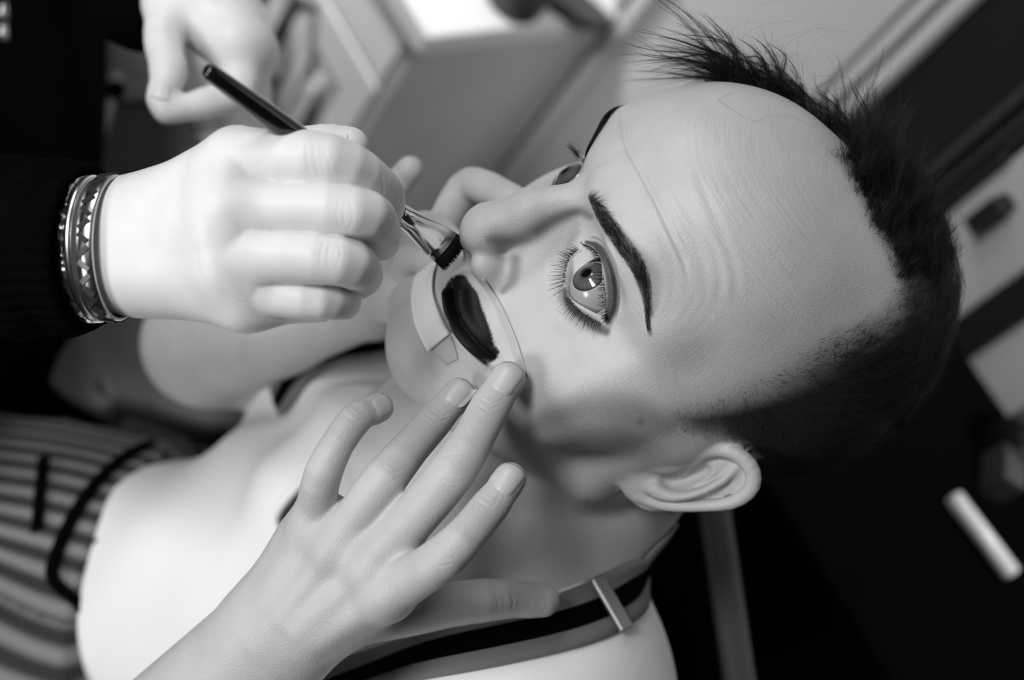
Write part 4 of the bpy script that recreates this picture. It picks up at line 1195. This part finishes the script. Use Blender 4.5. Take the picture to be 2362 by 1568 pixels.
for x, y, d in [(640,935,.78),(700,890,.78),(752,845,.78),(800,812,.775),(850,798,.77),(905,790,.77),(960,800,.77)]:
    fp.append(P(x, y, d))
f2, _, _, _ = ribbon(bvs, fp, .0135, .003, M_STRAP, 'suspender', man, n=40)
ribbon(bvs, fp, .0048, .0042, M_STRAPB, 'suspender_stripe', f2, n=40, thick=.001)
# ---- trousers
M_TROU = mat('striped_trousers', .05, .9)
nt, N, L, b = nodes(M_TROU); at = N.new('ShaderNodeAttribute'); at.attribute_name = 'stripe'
w1 = N.new('ShaderNodeMath'); w1.operation = 'SINE'; L.new(at.outputs['Fac'], w1.inputs[0])
mr = N.new('ShaderNodeMapRange'); mr.inputs[1].default_value = -.6; mr.inputs[2].default_value = .9; mr.inputs[3].default_value = .025; mr.inputs[4].default_value = .22
L.new(w1.outputs[0], mr.inputs[0]); L.new(mr.outputs[0], b.inputs['Base Color'])
tax = J(1050,1330,.755)-J(330,1450,.885); tax /= np.linalg.norm(tax)
wpt = J(300,1380,.80)
THI_R = (J(250,1320,.90), J(-420,1120,.98)); THI_L = (J(230,1600,.84), J(-400,1850,.82))
def trousers_sdf(p):
    d = cap(p, J(250,1463,.90), J(500,1420,.855), 119, 113)
    d = smin(d, cap(p, *THI_R, 98, 80), 30)
    d = smin(d, cap(p, *THI_L, 98, 80), 30)
    d = np.maximum(d, ((p-wpt.astype(f32))@tax.astype(f32)))
    q = p/1000
    d = d + (1.6*np.sin(q[:, 0]*60+q[:, 1]*25)).astype(f32)
    return d
QV, QF = surface(trousers_sdf, [-520, -420, -1120], [-60, 20, -640], 3.0)
QV = smooth_mesh(QV, QF, 2)/1000
tr = link_mesh('trousers', QV, QF, M_TROU, man, world=False)
a, bb = [q/1000 for q in THI_R]; ax_ = (bb-a)/np.linalg.norm(bb-a)
e1 = np.cross(ax_, [0, 0, 1.]); e1 /= np.linalg.norm(e1); e2 = np.cross(ax_, e1)
rel = QV-a; ang = np.arctan2(rel@e1, rel@e2)
set_attr(tr, 'stripe', ang*.085*2*np.pi/.0118)
bvt = make_bvh(QV, QF)
wb = []
for x, y in [(436,1078),(380,1120),(325,1180),(280,1250),(250,1330),(243,1420),(262,1520),(300,1620)]:
    r, n = cast(bvt, x, y); wb.append(r if r is not None else P(x, y, .79))
wbo, _, _, _ = ribbon(bvt, wb, .016, .003, M_TROU, 'waistband', man, n=50, thick=.003)
set_attr(wbo, 'stripe', (np.arange(50)[:, None]*.9+np.zeros(7)).ravel())
ribbon(bvt, [q+np.array([-.024, .006, 0]) for q in wb], .004, .004, M_BLACK, 'waist_seam', man, n=50, thick=.002)
for x0_, y0_, x1_, y1_ in ((215,1262,330,1170), (105,1060,90,1230)):
    q = [cast(bvt, x0_+(x1_-x0_)*k/4, y0_+(y1_-y0_)*k/4)[0] for k in range(5)]
    if all(r is not None for r in q): ribbon(bvt, q, .004, .003, M_BLACK, 'pocket_seam', man, n=16, nv=3)

# ================================================================ the artist
M_SKINA = skin_mat('skin_artist', .73, .15)
art = empty('person', cw(P(-350, 900, 1.0))*[1, 1, 0])
tag(art, 'person in a black sweater with silver bangles painting the man\'s mouth with a brush', 'person')
RHV, RHF = hand_mesh(rhand_sdf, RH, .65*DETAIL)
RHV = creases(RHV, RHF, [
 [(722,316),(728,372),(736,414)], [(744,338),(762,384),(764,410)], [(705,325),(709,372),(716,408)], [(786,450),(777,500),(790,528)], [(803,454),(815,500),(800,536)], [(790,470),(792,500),(796,524)],
 [(752,548),(739,588),(740,630)], [(777,552),(786,588),(770,630)], [(760,560),(757,590),(757,620)], [(878,392),(884,434),(880,455)], [(312,480),(309,520),(314,560)], [(452,560),(458,620),(470,660)], [(480,655),(540,690),(600,706)]], .00013, 2.4)
GHV, GHF = hand_mesh(ghand_sdf, GH, 1.4*DETAIL, pad=40)
# her body: a low core under the sweater joins the two arms
def art_core(p):
    d = ell(p, J(-190,120,1.0), (128, 330, 120))
    d = smin(d, cap(p, J(-560,560,.66), J(-60,575,.522), 40, 26), 20)
    d = smin(d, cap(p, J(-520,600,.66), J(-300,200,.95), 50, 70), 40)
    d = smin(d, cap(p, J(440,-190,.74), J(150,-420,.95), 26, 60), 30)
    return d
AV, AF = surface(art_core, [-560, -200, -1250], [60, 520, -440], 4.0); AV = AV/1000
ABV, ABF = cat_mesh((RHV, RHF), (GHV, GHF), (AV, AF))
abody = link_mesh('body', ABV, ABF, M_SKINA, art, world=False); set_attr(abody, 'paint', np.ones(len(ABV)))
bvg = make_bvh(GHV, GHF)
M_NAILA = mat('nail_artist', .70, .36, .4)
nail(art, bvg, GH['thumb'][2:], 7, .010, .010, M_NAILA)
nail(art, make_bvh(RHV, RHF), RH['thumb'][2:], 7.8, .011, .010, M_NAILA)
# ---- sweater: body and sleeves with ribbed cuff
M_KNIT = mat('black_knit', .0016, .95, .03); noise_bump(M_KNIT, 700, .5, .002)
def sweater_sdf(p):
    d = ell(p, J(-190,120,1.0), (143, 350, 132))
    d = smin(d, cap(p, J(-560,560,.66), J(-120,575,.528), 52, 40), 20)
    d = smin(d, cap(p, J(-520,600,.66), J(-300,200,.95), 66, 86), 40)
    d = smin(d, cap(p, J(400,-250,.76), J(150,-420,.95), 42, 74), 30)
    d = smin(d, cap(p, J(-200,780,1.06), J(130,790,1.06), 85, 62), 40)          # hem over the lap
    d = np.minimum(d, cap(p, J(330,-20,.725), J(400,-250,.76), 34, 42))
    return d
WV, WF = surface(sweater_sdf, [-620, -260, -1260], [60, 560, -440], 3.2); WV = WV/1000
sw = link_mesh('sweater', WV, WF, M_KNIT, art, world=False)
# ribbed sleeve end
ca, cb = P(-190, 572, .530), P(212, 572, .512)
n, sg = 60, 144; V = []
T = (cb-ca)/np.linalg.norm(cb-ca); s = np.array([0, 1., 0]); s -= T*(s@T); s /= np.linalg.norm(s); b2 = np.cross(T, s)
for i in range(n):
    u = i/(n-1)
    for j in range(sg):
        al = 2*np.pi*j/sg
        r = np.interp(u, [0, .5, .8, .97, 1], [.041, .0395, .0372, .0360, .0345]) + .0008*np.sin(al*36) + .0009*np.sin(u*23+2*np.sin(al*2))
        V.append(ca+(cb-ca)*u + r*(np.cos(al)*s*.94+np.sin(al)*b2*.86))
F = [(i*sg+j, i*sg+(j+1) % sg, (i+1)*sg+(j+1) % sg, (i+1)*sg+j) for i in range(n-1) for j in range(sg)]
cf = link_mesh('cuff', np.array(V), np.array(F), M_KNIT, art, world=False); md = cf.modifiers.new('thick', 'SOLIDIFY'); md.thickness = .0025
for q in ((18, 34), (18, 82)):
    c = P(q[0], q[1], .845)
    V, F = tube([c+[0, .010, .004], c+[0, .002, .008], c+[.0, -.005, .008]], [.0008, .003, .0045], 8); link_mesh('button', V, F, mat('stud_steel', .5, .3, metal=1), art, world=False)

# ---- bangles on the wrist
M_SILV = mat('silver', .95, .26, metal=1)
M_SILH = mat('silver_hammered', .97, .26, metal=1); noise_bump(M_SILH, 130, .8, .004, 2)
M_INLAY = mat('dark_inlay', .03, .35)
M_INLAID = mat('oxidised_silver', .6, .25, metal=1)
def bangle(name, c, ax, ry, rz, w, t, m, label, wav=0.):
    """flat band: centre, axis, half height, half depth, width, thickness"""
    ax = ax/np.linalg.norm(ax); s = np.array([0, 1., 0]); s -= ax*(s@ax); s /= np.linalg.norm(s); b = np.cross(ax, s)
    n = 120; prof = [(-w/2, 0), (-w/2*.8, t*.8), (0, t), (w/2*.8, t*.8), (w/2, 0), (w/2*.8, -t*.4), (-w/2*.8, -t*.4)]
    V = []
    for i in range(n):
        a = 2*np.pi*i/n
        for k, (x, r) in enumerate(prof):
            wob = wav*math.sin(9*a+k)*.5
            V.append(c + ax*(x+wob*.3) + s*math.cos(a)*(ry+r+wob*.25) + b*math.sin(a)*(rz+r+wob*.25))
    k = len(prof)
    F = [(i*k+j, i*k+(j+1) % k, ((i+1) % n)*k+(j+1) % k, ((i+1) % n)*k+j) for i in range(n) for j in range(k)]
    o = link_mesh(name, np.array(V), np.array(F), m, world=False)
    if label: tag(o, label, 'bangle', 'bangles on the artist\'s wrist')
    return o, s, b, ax
AXB = np.array([1, .02, .22])
b1, s_, bb_, ax1 = bangle('bangle', P(196, 575, .512), np.array([1, .06, .30]), .0283, .0190, .0085, .0016, M_SILH, 'broad hammered silver bangle nearest the black cuff', .0012)
b2, *_ = bangle('bangle', P(222, 574, .511), np.array([1, .03, .28]), .0281, .0190, .0038, .0015, M_SILV, 'narrow polished silver bangle between the hammered and the inlaid one')
b3, s3, bb3, ax3 = bangle('bangle', P(258, 572, .510), np.array([1, 0, .26]), .0280, .0190, .0078, .0013, M_INLAID, 'silver bangle with dark inlaid pattern nearest the hand')
for k in range(34):                                        # inlaid marks round the band
    a = 2*np.pi*k/34; c = P(258, 572, .510)+s3*math.cos(a)*.0294+bb3*math.sin(a)*.0204
    nn = s3*math.cos(a)*.0190+bb3*math.sin(a)*.0280; nn /= np.linalg.norm(nn); tg = np.cross(ax3, nn)
    th = .7*(-1)**k; A3 = np.stack([ax3*math.cos(th)+tg*math.sin(th), -ax3*math.sin(th)+tg*math.cos(th), nn])
    V, F = box(c, A3, (.0027, .0011, .0004)); link_mesh('inlay', V, F, M_INLAY, b3, smooth=False, world=False)

# ---- the brush
M_LACQ = mat('black_lacquer', .006, .18, .5, coat=.4)
M_FERR = mat('ferrule_steel', .75, .14, metal=1)
M_BRIS = mat('black_bristle', .006, .5, .3)
tip = P(1046, 584, .5555); top = P(474, 158, .452)
br = empty('make_up_brush', cw(tip)); tag(br, 'long black make-up brush with a metal ferrule held at the man\'s lip', 'brush')
dv = tip-top; Lb = np.linalg.norm(dv); dv /= Lb
def bp(t): return top+dv*Lb*t
fer = .735; fe = .955
ts = np.array([0, .006, .02, .06, .2, .4, .55, .66, fer, fer+.01]); rs = np.array([.0012, .0026, .0031, .0034, .0043, .0050, .0046, .0040, .0036, .0030])
V, F = tube([bp(t) for t in ts], rs, 20); link_mesh('handle', V, F, M_LACQ, br, world=False)
sdv = P(1075, 545, .55)-P(1015, 605, .55); sdv -= dv*(sdv@dv); sdv /= np.linalg.norm(sdv); nb = np.cross(dv, sdv)
def flat_tube(ts, wid, thk, sg=24):
    V = []
    for t, w, k in zip(ts, wid, thk):
        for j in range(sg):
            a = 2*np.pi*j/sg; V.append(bp(t)+sdv*w*math.cos(a)+nb*k*math.sin(a))
    n = len(ts); F = [(i*sg+j, i*sg+(j+1) % sg, (i+1)*sg+(j+1) % sg, (i+1)*sg+j) for i in range(n-1) for j in range(sg)]
    F += [tuple(range(sg))[::-1], tuple((n-1)*sg+np.arange(sg))]
    return np.array(V), F
V, F = flat_tube([fer, fer+.004, fer+.012, fer+.016, .80, .84, .88, .92, fe], [.0040, .0043, .0041, .0044, .0052, .0060, .0068, .0075, .0078], [.0040, .0043, .0040, .0042, .0040, .0036, .0030, .0024, .0020]); link_mesh('ferrule', V, F, M_FERR, br, world=False)
V, F = flat_tube([fe-.002, fe+.015, .985, 1.0], [.0076, .0078, .0079, .0076], [.0018, .0017, .0013, .0009]); link_mesh('bristle_core', V, F, M_BRIS, br, world=False)
n = 700; C = []
for k in range(n):
    a = rng.uniform(0, 6.28); q = math.sqrt(rng.random()); x, y = q*math.cos(a), q*math.sin(a)
    r0 = bp(fe-.012)+sdv*x*.0072+nb*y*.0016; r1 = bp(1.0+.02*rng.random())+sdv*x*.0088+nb*y*.0012
    C.append(r0+(r1-r0)*np.linspace(0, 1, 4)[:, None])
V, F = strands(np.array(C), np.full(n, .0003), .5); o = link_mesh('bristles', V, F, M_BRIS, br, world=False)
